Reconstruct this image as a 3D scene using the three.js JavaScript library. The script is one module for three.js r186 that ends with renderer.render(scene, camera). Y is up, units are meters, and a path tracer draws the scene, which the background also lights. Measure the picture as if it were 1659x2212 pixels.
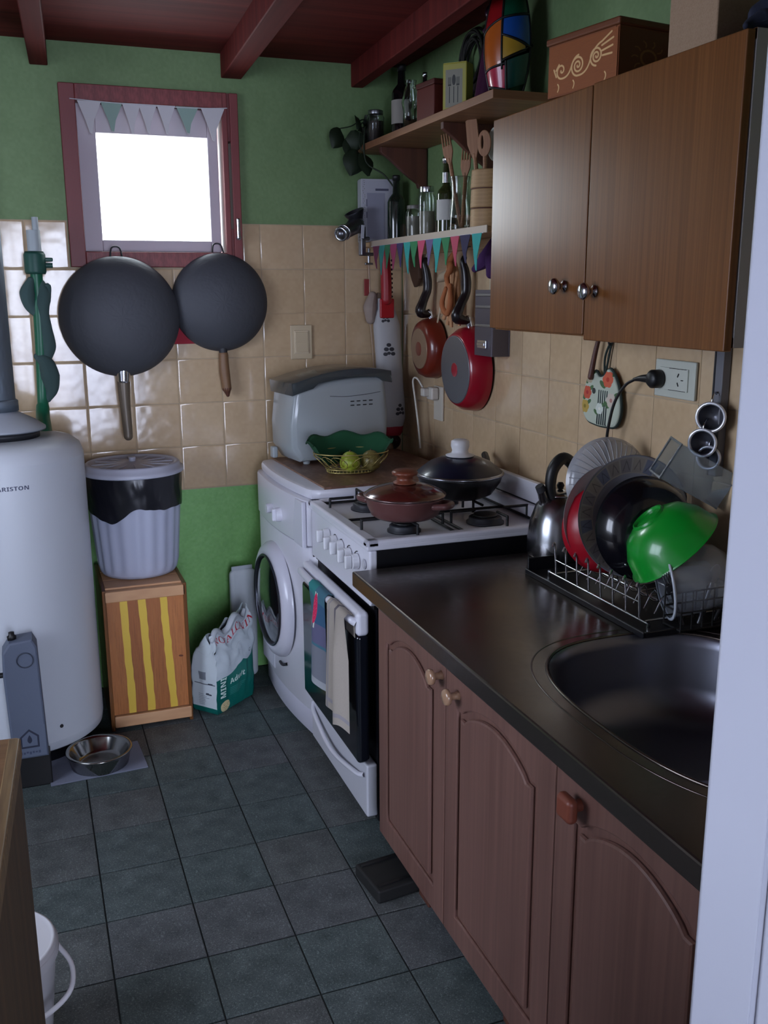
import * as THREE from 'three';
import { RoundedBoxGeometry } from 'three/addons/geometries/RoundedBoxGeometry.js';
import { mergeGeometries, toCreasedNormals } from 'three/addons/utils/BufferGeometryUtils.js';
import { RectAreaLightUniformsLib } from 'three/addons/lights/RectAreaLightUniformsLib.js';

// ---------------------------------------------------------------- camera, sky, daylight, exposure
const scene = new THREE.Scene();
const camera = new THREE.PerspectiveCamera(56.49, 1659 / 2212, 0.02, 60);
camera.position.set(0, 1.432, 0);
camera.rotation.set(-0.22926, -0.35665, -0.0045, 'YXZ');
const renderer = new THREE.WebGLRenderer({ antialias: true });
renderer.toneMapping = THREE.LinearToneMapping;
renderer.toneMappingExposure = 1.18;
renderer.shadowMap.enabled = true;
scene.background = new THREE.Color().setRGB(0.86, 0.95, 1.0);
scene.backgroundIntensity = 5.0;
RectAreaLightUniformsLib.init();
function daylight(color, intensity, w, h, p, look) {          // the sky's light at an opening of the room
  const l = new THREE.RectAreaLight(color, intensity, w, h);
  l.position.set(...p); l.lookAt(...look); scene.add(l);
}
daylight(0xeaf6ff, 11, 0.36, 0.36, [0.468, 1.765, -3.66], [0.468, 1.70, 0]);       // small kitchen window
daylight(0xd2dcff, 12.5, 1.36, 1.95, [0.15, 1.1, 2.64], [0.15, 1.1, 0]);          // glazed door of the room behind the camera
daylight(0xcdd8ff, 5.5, 1.4, 1.2, [-1.72, 1.4, -1.5], [0, 1.4, -1.5]);            // window in the left wall

// ---------------------------------------------------------------- helpers
let seed = 7;
const rnd = () => { seed = (seed * 1664525 + 1013904223) >>> 0; return seed / 4294967296; };
const rr = (a, b) => a + (b - a) * rnd();
const V = (x, y, z) => new THREE.Vector3(x, y, z);
const used = {};
function numbered(n) { used[n] = (used[n] || 0) + 1; return used[n] === 1 ? n : `${n}_${String(used[n] - 1).padStart(3, '0')}`; }
function sh(o) { o.castShadow = true; o.receiveShadow = true; return o; }
function thing(name, label, category, p = [0, 0, 0], ry = 0, group) {
  const o = new THREE.Group(); o.name = numbered(name); o.position.set(...p); o.rotation.y = ry;
  o.userData = { label, category }; if (group) o.userData.group = group; scene.add(o); return o;
}
function part(parent, name, geo, mat, p, r, label) {
  const m = sh(new THREE.Mesh(geo, mat)); m.name = name;
  if (p) m.position.set(...p); if (r) m.rotation.set(...r);
  if (label) m.userData.label = label; parent.add(m); return m;
}
function struct(name, geo, mat, p, r) { const m = part(scene, name, geo, mat, p, r); m.userData.kind = 'structure'; return m; }
function copy(o, label, p, ry) { const c = o.clone(); c.name = numbered(o.name.replace(/_\d{3}$/, '')); c.userData = { ...o.userData }; if (label) c.userData.label = label; if (p) c.position.set(...p); if (ry !== undefined) c.rotation.y = ry; scene.add(c); return c; }
const at = (g, x, y, z) => g.translate(x, y, z);
function box(w, h, d, r = 0.004, seg = 2) { return r > 0 ? new RoundedBoxGeometry(w, h, d, seg, Math.min(r, w / 2.01, h / 2.01, d / 2.01)) : new THREE.BoxGeometry(w, h, d); }
function span(x0, x1, y0, y1, z0, z1, r = 0) { return box(x1 - x0, y1 - y0, z1 - z0, r).translate((x0 + x1) / 2, (y0 + y1) / 2, (z0 + z1) / 2); }
function cyl(r0, r1, h, seg = 28) { return new THREE.CylinderGeometry(r1, r0, h, seg); }          // r0 bottom, r1 top
function lathe(pts, seg = 40) { return new THREE.LatheGeometry(pts.map(p => new THREE.Vector2(Math.max(p[0], 0), p[1])), seg); }
function tube(pts, r, seg = 24, rad = 8, closed = false) { return new THREE.TubeGeometry(new THREE.CatmullRomCurve3(pts.map(p => V(...p)), closed, 'catmullrom', 0.5), seg, r, rad, closed); }
function taper(pts, radii, seg = 30, rad = 12) {                         // tube whose radius changes along its length, ends closed
  const c = new THREE.CatmullRomCurve3(pts.map(p => V(...p))), g = new THREE.TubeGeometry(c, seg, 1, rad), P = g.attributes.position, q = c.getSpacedPoints(seg);
  for (let i = 0; i <= seg; i++) {
    const f = i / seg * (radii.length - 1), k = Math.min(Math.floor(f), radii.length - 2), r = radii[k] + (radii[k + 1] - radii[k]) * (f - k), o = c.getPointAt(i / seg);
    for (let j = 0; j <= rad; j++) { const n = i * (rad + 1) + j; P.setXYZ(n, o.x + (P.getX(n) - o.x) * r, o.y + (P.getY(n) - o.y) * r, o.z + (P.getZ(n) - o.z) * r); }
  }
  g.computeVertexNormals();
  const e = [0, 1].map(t => new THREE.SphereGeometry(radii[t ? radii.length - 1 : 0], rad, 8).translate(...c.getPointAt(t).toArray()));
  return merge([g, ...e]);
}
function merge(list) { return mergeGeometries(list.map(g => { const h = g.index ? g.toNonIndexed() : g; for (const k of Object.keys(h.attributes)) if (!['position', 'normal', 'uv'].includes(k)) h.deleteAttribute(k); return h; })); }
function poly(pts, holes = []) { const s = new THREE.Shape(pts.map(p => new THREE.Vector2(...p))); for (const h of holes) s.holes.push(new THREE.Path(h.map(p => new THREE.Vector2(...p)))); return s; }
function extrude(shape, depth, bevel = 0.002, seg = 12) {
  return new THREE.ExtrudeGeometry(shape, { depth: Math.max(depth - 2 * bevel, 0.0005), bevelEnabled: bevel > 0, bevelThickness: bevel, bevelSize: bevel, bevelOffset: -bevel, bevelSegments: 2, curveSegments: seg }).translate(0, 0, bevel);
}
function uvm(g, swap = false, ox = 0, oy = 0) {                           // uv in metres, by the face's main direction
  const h = g.index ? g.toNonIndexed() : g, P = h.attributes.position, N = h.attributes.normal, uv = new Float32Array(P.count * 2);
  for (let i = 0; i < P.count; i++) {
    const x = P.getX(i), y = P.getY(i), z = P.getZ(i), a = Math.abs(N.getX(i)), b = Math.abs(N.getY(i)), c = Math.abs(N.getZ(i));
    let u, v; if (a >= b && a >= c) { u = z; v = y; } else if (b >= c) { u = x; v = z; } else { u = x; v = y; }
    uv[2 * i] = (swap ? v : u) + ox; uv[2 * i + 1] = (swap ? u : v) + oy;
  }
  h.setAttribute('uv', new THREE.BufferAttribute(uv, 2)); return h;
}
// hash noise and textures
const H = (x, y, s) => { let h = Math.imul(x, 374761393) + Math.imul(y, 668265263) + Math.imul(s, 362437); h = Math.imul(h ^ (h >>> 13), 1274126177); return ((h ^ (h >>> 16)) >>> 0) / 4294967296; };
function noise(x, y, px, py, s) { const ix = Math.floor(x), iy = Math.floor(y), fx = x - ix, fy = y - iy, u = fx * fx * (3 - 2 * fx), v = fy * fy * (3 - 2 * fy), m = (a, n) => ((a % n) + n) % n, g = (a, b) => H(m(a, px), m(b, py), s); return (g(ix, iy) * (1 - u) + g(ix + 1, iy) * u) * (1 - v) + (g(ix, iy + 1) * (1 - u) + g(ix + 1, iy + 1) * u) * v; }
const nz = (u, v, fx, fy, s) => noise(u * fx, v * fy, fx, fy, s);
function dtex(w, h, f, size = [1, 1], srgb = true) {
  const d = new Uint8Array(w * h * 4);
  for (let j = 0; j < h; j++) for (let i = 0; i < w; i++) { const c = f(i / w, j / h), k = 4 * (j * w + i); for (let q = 0; q < 3; q++) d[k + q] = Math.max(0, Math.min(255, 255 * (c.length ? c[q] : c))); d[k + 3] = 255; }
  const t = new THREE.DataTexture(d, w, h, THREE.RGBAFormat); t.wrapS = t.wrapT = THREE.RepeatWrapping; t.magFilter = THREE.LinearFilter; t.minFilter = THREE.LinearFilter; t.repeat.set(1 / size[0], 1 / size[1]);
  if (srgb) t.colorSpace = THREE.SRGBColorSpace; t.needsUpdate = true; return t;
}
const rgb = h => [(h >> 16 & 255) / 255, (h >> 8 & 255) / 255, (h & 255) / 255];
const mix3 = (a, b, t) => [0, 1, 2].map(k => a[k] + (b[k] - a[k]) * t);
function ctex(w, h, draw) { const c = document.createElement('canvas'); c.width = w; c.height = h; const g = c.getContext('2d'); draw(g, w, h); const t = new THREE.CanvasTexture(c); t.colorSpace = THREE.SRGBColorSpace; return t; }
function M(color, roughness = 0.6, o = {}) { return new THREE.MeshPhysicalMaterial({ color, roughness, ...o }); }
function woodTex(a, b, s, size = [0.3, 1.2], streak = 40) {
  return dtex(256, 512, (u, v) => { const w = nz(u, v, 4, 3, s) * 0.1, g = nz(u + w * 0.3, v, streak, 3, s + 1) * 0.5 + nz(u, v, streak * 3, 8, s + 2) * 0.3 + nz(u, v, 5, 2, s + 3) * 0.35; return mix3(rgb(a), rgb(b), Math.min(1, Math.max(0, g * 1.25 - 0.2))); }, size);
}
const speck = (a, amt, s, size = [0.3, 0.3], f = 96) => dtex(256, 256, (u, v) => { const n = (nz(u, v, f, f, s) - 0.5) * amt + (nz(u, v, 9, 9, s + 1) - 0.5) * amt * 0.8; return rgb(a).map(c => c + n); }, size);
const bumpNoise = (s, f, size) => dtex(256, 256, (u, v) => nz(u, v, f, f, s) * 0.6 + nz(u, v, f * 3, f * 3, s + 1) * 0.4, size, false);

// shared materials
const m = {
  enamel: M(0xd6d6e0, 0.28, { clearcoat: 0.3, clearcoatRoughness: 0.2 }),
  chrome: M(0xc9cbd0, 0.18, { metalness: 1 }),
  steel: M(0x9a9ca0, 0.32, { metalness: 1 }),
  black: M(0x141416, 0.45), blackGloss: M(0x0d0d10, 0.2), darkGrey: M(0x2c2d31, 0.55), grey: M(0x6d7078, 0.6),
  white: M(0xdcdce2, 0.45), whiteMatt: M(0xc9c9cc, 0.8), wire: M(0x1b1b1d, 0.5, { metalness: 0.3 }),
  glass: M(0xf2f8f6, 0.04, { transmission: 1, thickness: 0.004, ior: 1.45 }),
  pane: M(0xffffff, 0.02, { transmission: 1, thickness: 0, ior: 1.5 }),
  red: M(0xa3151f, 0.35), pinkRed: M(0xb52a3a, 0.8), green: M(0x149a2e, 0.3), gold: M(0xb7a86a, 0.35, { metalness: 0.7 }),
  lightWood: M(0xffffff, 0.55, { map: woodTex(0xa98a66, 0xc4a680, 11, [0.1, 0.4], 14) }),
  utensil: M(0xffffff, 0.6, { map: woodTex(0x8a6144, 0xa87b58, 31, [0.1, 0.4], 14) }),
  redWood: M(0xffffff, 0.75, { specularIntensity: 0.3, map: woodTex(0x4e1817, 0x6c2622, 41, [0.35, 1.6], 18) }),
  shelfWood: M(0xffffff, 0.55, { map: woodTex(0x7a5238, 0x9a6c4a, 51, [0.2, 0.9], 20) }),
  darkWood: M(0xffffff, 0.5, { map: woodTex(0x4a2a22, 0x633a2c, 61, [0.2, 0.9], 20) }),
  cabinetWood: M(0xffffff, 0.3, { specularIntensity: 0.6, map: woodTex(0x5f3a1d, 0x7d512c, 71, [0.22, 1.4], 60) }),
  doorWood: M(0xffffff, 0.42, { map: woodTex(0x664840, 0x7b5a50, 81, [0.3, 1.6], 34) }),
};

// ---------------------------------------------------------------- room shell
const ZB = -3.45, XR = 1.363, HC = 2.21;
m.greenPaint = M(0xffffff, 0.62, { map: speck(0x708a5c, 0.03, 101, [0.5, 0.5], 60), bumpMap: bumpNoise(102, 40, [0.4, 0.4]), bumpScale: 0.0004 });
m.greenDark = M(0xffffff, 0.5, { map: speck(0x78b062, 0.04, 103, [0.5, 0.5], 60), bumpMap: bumpNoise(104, 40, [0.4, 0.4]), bumpScale: 0.001 });
m.grout = M(0xae9c82, 0.85); m.roomWhite = M(0xb9b4ac, 0.85);
m.floorTiles = [0, 1, 2, 3].map(k => M(0xffffff, 0.72, { map: dtex(256, 256, (u, v) => { const s = nz(u, v, 120, 120, 200 + k), b = nz(u, v, 6, 6, 210 + k), base = [0x485252, 0x4d5153, 0x465151, 0x4e5252][k]; return rgb(base).map((c, q) => c + (s > 0.78 ? 0.12 : s < 0.2 ? -0.07 : 0) + (b - 0.5) * 0.08); }, [0.22, 0.22]) }));
m.wallTiles = [0xc5ab8a, 0xc3a987, 0xc7ae8d, 0xc2a886].map((c, k) => M(0xffffff, 0.16, { map: speck(c, 0.025, 220 + k, [0.3, 0.3], 30), bumpMap: bumpNoise(230 + k, 5, [0.3, 0.3]), bumpScale: 0.0011, clearcoat: 0.4, clearcoatRoughness: 0.06 }));
function tileGeo(w, h, t, bev) {                                          // faces +z, cushioned edge
  const a = w / 2, b = h / 2, i = bev, P = [], I = [];
  for (const [x, y, z] of [[-a + i, -b + i, t], [a - i, -b + i, t], [a - i, b - i, t], [-a + i, b - i, t], [-a, -b, t - i * 0.45], [a, -b, t - i * 0.45], [a, b, t - i * 0.45], [-a, b, t - i * 0.45]]) P.push(x, y, z);
  I.push(0, 1, 2, 0, 2, 3);
  for (let k = 0; k < 4; k++) { const n = (k + 1) % 4; I.push(4 + k, 4 + n, n, 4 + k, n, k); }
  for (let k = 0; k < 4; k++) { const n = (k + 1) % 4, v = P.length / 3; for (const [q, z] of [[k, t - i * 0.45], [n, t - i * 0.45], [n, 0], [k, 0]]) P.push(P[3 * (4 + q)], P[3 * (4 + q) + 1], z); I.push(v, v + 3, v + 2, v, v + 2, v + 1); }
  const g = new THREE.BufferGeometry(); g.setAttribute('position', new THREE.Float32BufferAttribute(P, 3)); g.setIndex(I);
  const uv = []; for (let k = 0; k < P.length / 3; k++) uv.push(P[3 * k], P[3 * k + 1]); g.setAttribute('uv', new THREE.Float32BufferAttribute(uv, 2)); g.computeVertexNormals(); return g;
}
const geoCache = {}; const tileOf = (w, h, t, b) => geoCache[[w.toFixed(4), h.toFixed(4), t]] ||= tileGeo(w, h, t, b);

// floor of 20 cm tiles
const floor = struct('floor', span(-1.75, 1.52, -0.12, -0.004, -3.62, 2.7), M(0x1e2322, 0.9));
for (let i = -5; i < 6; i++) for (let k = -4; k < 15; k++) {
  const x0 = Math.max(0.0698 + 0.2 * i, -0.93), x1 = Math.min(0.0698 + 0.2 * (i + 1), XR), z0 = Math.max(-2.8501 + 0.2 * k, ZB), z1 = -2.8501 + 0.2 * (k + 1);
  if (x1 - x0 < 0.02 || z1 - z0 < 0.02) continue;
  const t = part(floor, 'tile', tileOf(x1 - x0 - 0.004, z1 - z0 - 0.004, 0.004, 0.0025), m.floorTiles[Math.floor(rnd() * 4)], [(x0 + x1) / 2, -0.004 + rr(-0.0004, 0.0004), (z0 + z1) / 2], [-Math.PI / 2, 0, 0]);
  t.rotateX(rr(-0.002, 0.002));
}
// back wall with the window opening
const WX0 = 0.19, WX1 = 0.735, WY0 = 1.53, WY1 = 2.065, PZ = ZB - 0.005;
const wallBack = struct('wall_back', uvm(merge([span(-1.75, WX0, 0, HC, -3.62, PZ), span(WX1, 1.52, 0, HC, -3.62, PZ), span(WX0, WX1, 0, WY0, -3.62, PZ), span(WX0, WX1, WY1, HC, -3.62, PZ)])), m.greenPaint);
part(wallBack, 'dado', uvm(span(-0.9, XR, 0, 0.722, PZ, PZ + 0.0025)), m.greenDark, null, null, 'brighter green painted band below the tiles');
part(wallBack, 'tile_bed', merge([span(-0.9, WX0 - 0.02, 0.722, 1.66, PZ, PZ + 0.002), span(WX1 + 0.02, XR, 0.722, 1.66, PZ, PZ + 0.002), span(WX0 - 0.02, WX1 + 0.02, 0.722, 1.51, PZ, PZ + 0.002)]), m.grout);
const TP = 0.1565, FX0 = 0.168, FX1 = 0.757;
for (let r = 0; r < 6; r++) for (let k = -6; k < 8; k++) {
  let x0 = 0.191 + 0.1575 * k, x1 = x0 + 0.1575; const y0 = 0.7245 + TP * r - (r > 3 ? 0.002 : 0), y1 = Math.min(y0 + TP, 1.659);
  x1 = Math.min(x1, XR - 0.002); if (x0 < -0.9 || x1 - x0 < 0.01) continue;
  if (r === 5) { if (x0 < FX0 && x1 > FX0 && x0 < FX0 - 0.02) x1 = FX0; else if (x0 < FX1 && x1 > FX1) x0 = FX1; else if (x0 >= FX0 - 0.025 && x1 <= FX1) continue; }
  const t = part(wallBack, 'tile', tileOf(x1 - x0 - 0.0028, y1 - y0 - 0.0028, 0.005, 0.005), m.wallTiles[Math.floor(rnd() * 4)], [(x0 + x1) / 2, (y0 + y1) / 2, PZ]);
  t.rotation.set(rr(-0.006, 0.006), rr(-0.006, 0.006), 0);
}
// right wall
const PX = XR + 0.005;
const wallRight = struct('wall_right', uvm(span(PX, 1.52, 0, HC, -3.62, -0.66)), m.greenPaint);
part(wallRight, 'tile_bed', span(PX - 0.002, PX, 0.722, 1.66, ZB, -0.8), m.grout);
for (let r = 0; r < 6; r++) for (let k = -8; k < 8; k++) {
  const z0 = Math.max(-2.18 + 0.1597 * k, ZB + 0.001), z1 = -2.18 + 0.1597 * (k + 1), y0 = 0.7245 + TP * r - (r > 1 ? 0.008 : 0), y1 = Math.min(y0 + TP - (r === 1 ? 0.008 : 0), 1.659); if (z1 - z0 < 0.02) continue;
  const t = part(wallRight, 'tile', tileOf(z1 - z0 - 0.0026, y1 - y0 - 0.0026, 0.005, 0.004), m.wallTiles[Math.floor(rnd() * 4)], [PX, (y0 + y1) / 2, (z0 + z1) / 2], [0, -Math.PI / 2, 0]);
  t.rotateX(rr(-0.005, 0.005)); t.rotateY(rr(-0.005, 0.005));
}
struct('wall_left', merge([span(-1.75, -1.6, 0, HC, -3.62, -2.2), span(-1.75, -1.6, 0, HC, -0.8, 2.7), span(-1.75, -1.6, 0, 0.8, -2.2, -0.8), span(-1.75, -1.6, 2.0, HC, -2.2, -0.8)]), m.roomWhite);
struct('wall_partition', merge([span(1.02, 3.4, 0, HC, -0.78, -0.66), span(-1.6, 1.02, 2.08, HC, -0.78, -0.66)]), m.roomWhite);
struct('wall_side', span(3.25, 3.4, 0, HC, -0.66, 2.7), m.roomWhite);
struct('wall_rear', merge([span(-1.75, -0.55, 0, HC, 2.5, 2.7), span(0.85, 3.4, 0, HC, 2.5, 2.7), span(-0.55, 0.85, 0, 0.06, 2.5, 2.7), span(-0.55, 0.85, 2.12, HC, 2.5, 2.7)]), m.roomWhite);
struct('floor_room', span(1.52, 3.4, -0.12, -0.004, -0.78, 2.7), M(0x4a4f4d, 0.7));
const win2 = struct('door_2', merge([span(-0.55, -0.49, 0.06, 2.12, 2.54, 2.6), span(0.79, 0.85, 0.06, 2.12, 2.54, 2.6), span(-0.49, 0.79, 0.06, 0.14, 2.54, 2.6), span(-0.49, 0.79, 2.06, 2.12, 2.54, 2.6), span(0.12, 0.18, 0.14, 2.06, 2.54, 2.6)]), m.white);
part(win2, 'pane', span(-0.49, 0.12, 0.14, 2.06, 2.568, 2.572), m.pane); part(win2, 'pane', span(0.18, 0.79, 0.14, 2.06, 2.568, 2.572), m.pane);
const win3 = struct('window_2', merge([span(-1.7, -1.64, 0.8, 2.0, -2.2, -2.15), span(-1.7, -1.64, 0.8, 2.0, -0.85, -0.8), span(-1.7, -1.64, 0.8, 0.85, -2.15, -0.85), span(-1.7, -1.64, 1.95, 2.0, -2.15, -0.85), span(-1.7, -1.64, 0.85, 1.95, -1.525, -1.475)]), m.white);
part(win3, 'pane', span(-1.672, -1.668, 0.85, 1.95, -2.15, -1.525), m.pane); part(win3, 'pane', span(-1.672, -1.668, 0.85, 1.95, -1.475, -0.85), m.pane);
struct('ground', span(-20, 20, -0.4, -0.13, -24, 20), M(0x8a8a84, 0.9));
const ceiling = struct('ceiling', uvm(span(-1.75, 3.4, HC, HC + 0.12, -3.62, 2.7), true), m.redWood);
[[0.12, 0.056], [0.738, 0.07], [1.19, 0.045]].forEach(([x, w]) => part(ceiling, "beam", uvm(span(-w / 2, w / 2, -0.078, 0.002, 0, 5.9, 0.004)), m.redWood, [x, HC, ZB], [0, -0.05, 0]));
// white panelled door standing open beside the camera
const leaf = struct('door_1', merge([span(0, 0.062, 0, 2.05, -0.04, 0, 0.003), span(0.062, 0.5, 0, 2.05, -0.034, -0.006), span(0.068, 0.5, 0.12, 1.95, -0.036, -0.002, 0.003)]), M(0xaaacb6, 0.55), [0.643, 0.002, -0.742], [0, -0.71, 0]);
part(leaf, 'handle', tube([[0.44, 1.0, 0], [0.44, 1.0, 0.045], [0.35, 1.0, 0.05]], 0.008, 20, 8), m.chrome);

// window_1: red frame, pale sash, glass
const w1 = struct('window_1', merge([span(0.172, 0.222, 1.51, 2.083, -3.58, -3.43, 0.003), span(0.222, 0.703, 2.033, 2.083, -3.58, -3.43, 0.003), span(0.222, 0.703, 1.51, 1.56, -3.58, -3.43, 0.003), span(0.696, 0.715, 1.51, 2.083, -3.58, -3.43, 0.003), span(0.7245, 0.753, 1.51, 2.083, -3.58, -3.43, 0.003), span(0.714, 0.726, 1.51, 1.64, -3.5, -3.44), span(0.714, 0.726, 1.93, 2.083, -3.5, -3.44)]), M(0xffffff, 0.5, { map: woodTex(0x6e3030, 0x8c4442, 91, [0.1, 0.8], 12) }));
part(w1, 'sash', merge([span(0.224, 0.283, 1.562, 2.031, -3.52, -3.475, 0.003), span(0.652, 0.687, 1.562, 2.031, -3.52, -3.475, 0.003), span(0.283, 0.652, 1.942, 2.031, -3.52, -3.475, 0.003), span(0.283, 0.652, 1.562, 1.6, -3.52, -3.475, 0.003)]), M(0xb9aeb6, 0.5), null, null, 'pale painted sash');
part(w1, 'pane', span(0.283, 0.652, 1.6, 1.942, -3.5, -3.496), m.pane);
part(w1, 'handle', merge([cyl(0.008, 0.008, 0.03, 16).rotateX(Math.PI / 2).translate(0.735, 1.61, -3.418), box(0.012, 0.07, 0.01, 0.004).translate(0.735, 1.64, -3.405)]), m.chrome);

// ---------------------------------------------------------------- left side: water heater, pipes, bin, crate, bag, bowl
function textTex(w, h, bg, draw) { return ctex(w, h, (g) => { if (bg) { g.fillStyle = bg; g.fillRect(0, 0, w, h); } draw(g); }); }
{
  const t = thing('water_heater', 'tall white cylindrical water heater standing on the floor at the left wall', 'water heater', [-0.092, 0, -3.1]);
  const R = 0.242, shell = new THREE.CylinderGeometry(R, R, 0.86, 72, 1, true, -Math.PI, Math.PI * 2);
  const skin = ctex(2048, 1024, (g, w, h) => {
    g.fillStyle = '#c9ced6'; g.fillRect(0, 0, w, h); g.fillStyle = '#3a4058';
    g.font = 'bold 22px sans-serif'; g.save(); g.translate(1066, 80); g.scale(1.3, 0.85); g.textAlign = 'center'; g.fillText('ARISTON', 0, 0); g.restore();
  });
  skin.wrapS = THREE.RepeatWrapping;
  const hm = M(0xffffff, 0.42, { map: skin });
  // the print runs round the shell; u = 0.5 faces +z
  part(t, 'shell', shell, hm, [0, 0.515, 0]);
  part(t, 'top', lathe([[0, 1.0], [0.17, 1.0], [0.21, 0.993], [0.232, 0.975], [0.242, 0.945], [0.238, 0.944]], 72), M(0xc9ced6, 0.42));
  part(t, 'bottom', lathe([[0, 0.05], [0.225, 0.05], [0.238, 0.06], [0.242, 0.085]], 72), M(0xc9ced6, 0.42));
  part(t, 'base', cyl(0.2, 0.2, 0.06, 40), m.blackGloss, [0, 0.03, 0]);
  part(t, 'draft_hood', lathe([[0.05, 1.085], [0.058, 1.078], [0.11, 1.05], [0.137, 1.03], [0.137, 1.022], [0.05, 1.03]], 48), M(0xaab0ba, 0.5), null, null, 'pale conical draft hood');
  part(t, 'hood_collar', lathe([[0.0, 1.03], [0.118, 1.03], [0.118, 0.995], [0, 0.995]], 40), m.darkGrey);
  part(t, 'screw', new THREE.SphereGeometry(0.006, 12, 8), m.black, [0.105, 0.13, 0.2175]);
  const f = thing('flue_pipe', 'grey metal flue pipe rising from the hood of the water heater', 'pipe', [-0.092, 1.08, -3.1]);
  part(f, 'pipe', cyl(0.057, 0.057, 1.09, 36), M(0x6f7a86, 0.5, { metalness: 0.55, bumpMap: bumpNoise(310, 9, [0.5, 0.5]), bumpScale: 0.002 }), [0, 0.575, 0]);
  part(f, 'collar', lathe([[0.0, 0], [0.064, 0], [0.064, 0.03], [0.057, 0.036], [0, 0.036]], 36), M(0x6f7a86, 0.5, { metalness: 0.5 }), [0, 0.0, 0]);
}
{
  const gp = M(0x1c6a4c, 0.4), t = thing('green_water_pipe', 'green painted water pipe wrapped in loose cloth beside the flue', 'pipe', [0.055, 0.985, -3.33]);
  part(t, 'pipe', taper([[-0.012, 0, 0.13], [-0.014, 0.04, 0.04], [-0.01, 0.09, 0.0], [0.0, 0.3, 0], [0.004, 0.58, 0]], [0.016, 0.0175, 0.019, 0.019, 0.019], 40), gp);
  part(t, 'elbow', taper([[-0.012, -0.0, 0.13], [-0.014, 0.045, 0.03], [-0.012, 0.075, 0.004]], [0.022, 0.023, 0.021], 16), gp);
  part(t, 'valve', merge([lathe([[0, 0], [0.03, 0], [0.033, 0.008], [0.033, 0.06], [0.028, 0.07], [0, 0.07]], 24).translate(0.002, 0.5, 0), box(0.03, 0.012, 0.014, 0.004).translate(0.042, 0.545, 0), cyl(0.008, 0.008, 0.03, 12).rotateZ(Math.PI / 2).translate(0.04, 0.527, 0)]), M(0x2a5a4e, 0.5));
  part(t, 'white_pipe', merge([cyl(0.021, 0.021, 0.07, 24).translate(0.004, 0.6, 0), cyl(0.01, 0.01, 0.06, 16).translate(0.012, 0.645, 0)]), M(0xb9c3c6, 0.5), null, null, 'white plastic stub at the top');
  const wrap = (pts, r) => taper(pts, r, 28, 16);
  part(t, 'cloth_wrap', merge([wrap([[-0.0158, 0.48, 0.01], [-0.0288, 0.44, 0.012], [-0.0216, 0.4, 0.0], [0.0, 0.37, 0]], [0.012, 0.024, 0.02, 0.012]), wrap([[0.0144, 0.47, 0.0], [0.0216, 0.44, 0.01], [0.0158, 0.4, 0.01], [0.0187, 0.33, 0.006], [0.0216, 0.27, 0.0], [0.0072, 0.22, 0]], [0.014, 0.022, 0.016, 0.02, 0.024, 0.014]), wrap([[0.0216, 0.46, 0.01], [0.0360, 0.465, 0.012], [0.0324, 0.43, 0.01], [0.0252, 0.4, 0.01]], [0.006, 0.008, 0.01, 0.006]), wrap([[-0.0144, 0.24, 0.0], [0.0086, 0.22, 0.012], [0.0202, 0.17, 0.01], [0.0202, 0.13, 0.005], [0.0072, 0.1, 0]], [0.012, 0.026, 0.03, 0.022, 0.01])]), M(0x475e5c, 0.95), null, null, 'dull green cloth wound round the pipe');
}
{   // appliance case in front of the heater
  const t = thing('grey_appliance', 'narrow grey plastic appliance case with a house symbol in front of the heater', 'appliance', [-0.075, 0, -2.79]);
  const g = extrude(poly([[-0.052, 0.1], [0.046, 0.1], [0.04, 0.44], [0.028, 0.465], [-0.034, 0.46], [-0.055, 0.43], [-0.058, 0.36]]), 0.075, 0.006);
  part(t, 'case', g, M(0x596275, 0.6), [0, 0, -0.04]);
  part(t, 'knob', lathe([[0, 0], [0.012, 0], [0.013, 0.012], [0.008, 0.016], [0.008, 0.024], [0, 0.026]], 18), m.black, [-0.026, 0.458, 0]);
  part(t, 'side_knob', cyl(0.008, 0.008, 0.02, 14).rotateZ(Math.PI / 2), m.black, [-0.066, 0.355, 0]);
  part(t, 'dial', new THREE.TorusGeometry(0.022, 0.0018, 8, 36), M(0x353c4b, 0.5), [0.004, 0.405, 0.036]);
  part(t, 'base', span(-0.05, 0.05, 0, 0.1, -0.035, 0.02, 0.004), m.black);
  const em = ctex(256, 256, (q) => { q.fillStyle = '#596275'; q.fillRect(0, 0, 256, 256); q.strokeStyle = '#20263a'; q.lineWidth = 15; q.beginPath(); q.moveTo(60, 176); q.lineTo(60, 90); q.lineTo(128, 36); q.lineTo(196, 90); q.lineTo(196, 176); q.closePath(); q.stroke(); q.fillStyle = '#20263a'; q.beginPath(); q.moveTo(128, 76); q.quadraticCurveTo(165, 128, 128, 146); q.quadraticCurveTo(91, 128, 128, 76); q.fill(); q.fillStyle = '#39425a'; for (let k = 0; k < 7; k++) q.fillRect(46 + k * 24, 212 + (k % 2) * 3, 17, 22 - (k % 3) * 4); });
  part(t, 'emblem', new THREE.PlaneGeometry(0.088, 0.096), M(0xffffff, 0.6, { map: em, polygonOffset: true, polygonOffsetFactor: -1 }), [-0.003, 0.155, 0.0358], null, 'dark house emblem');
}
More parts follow.
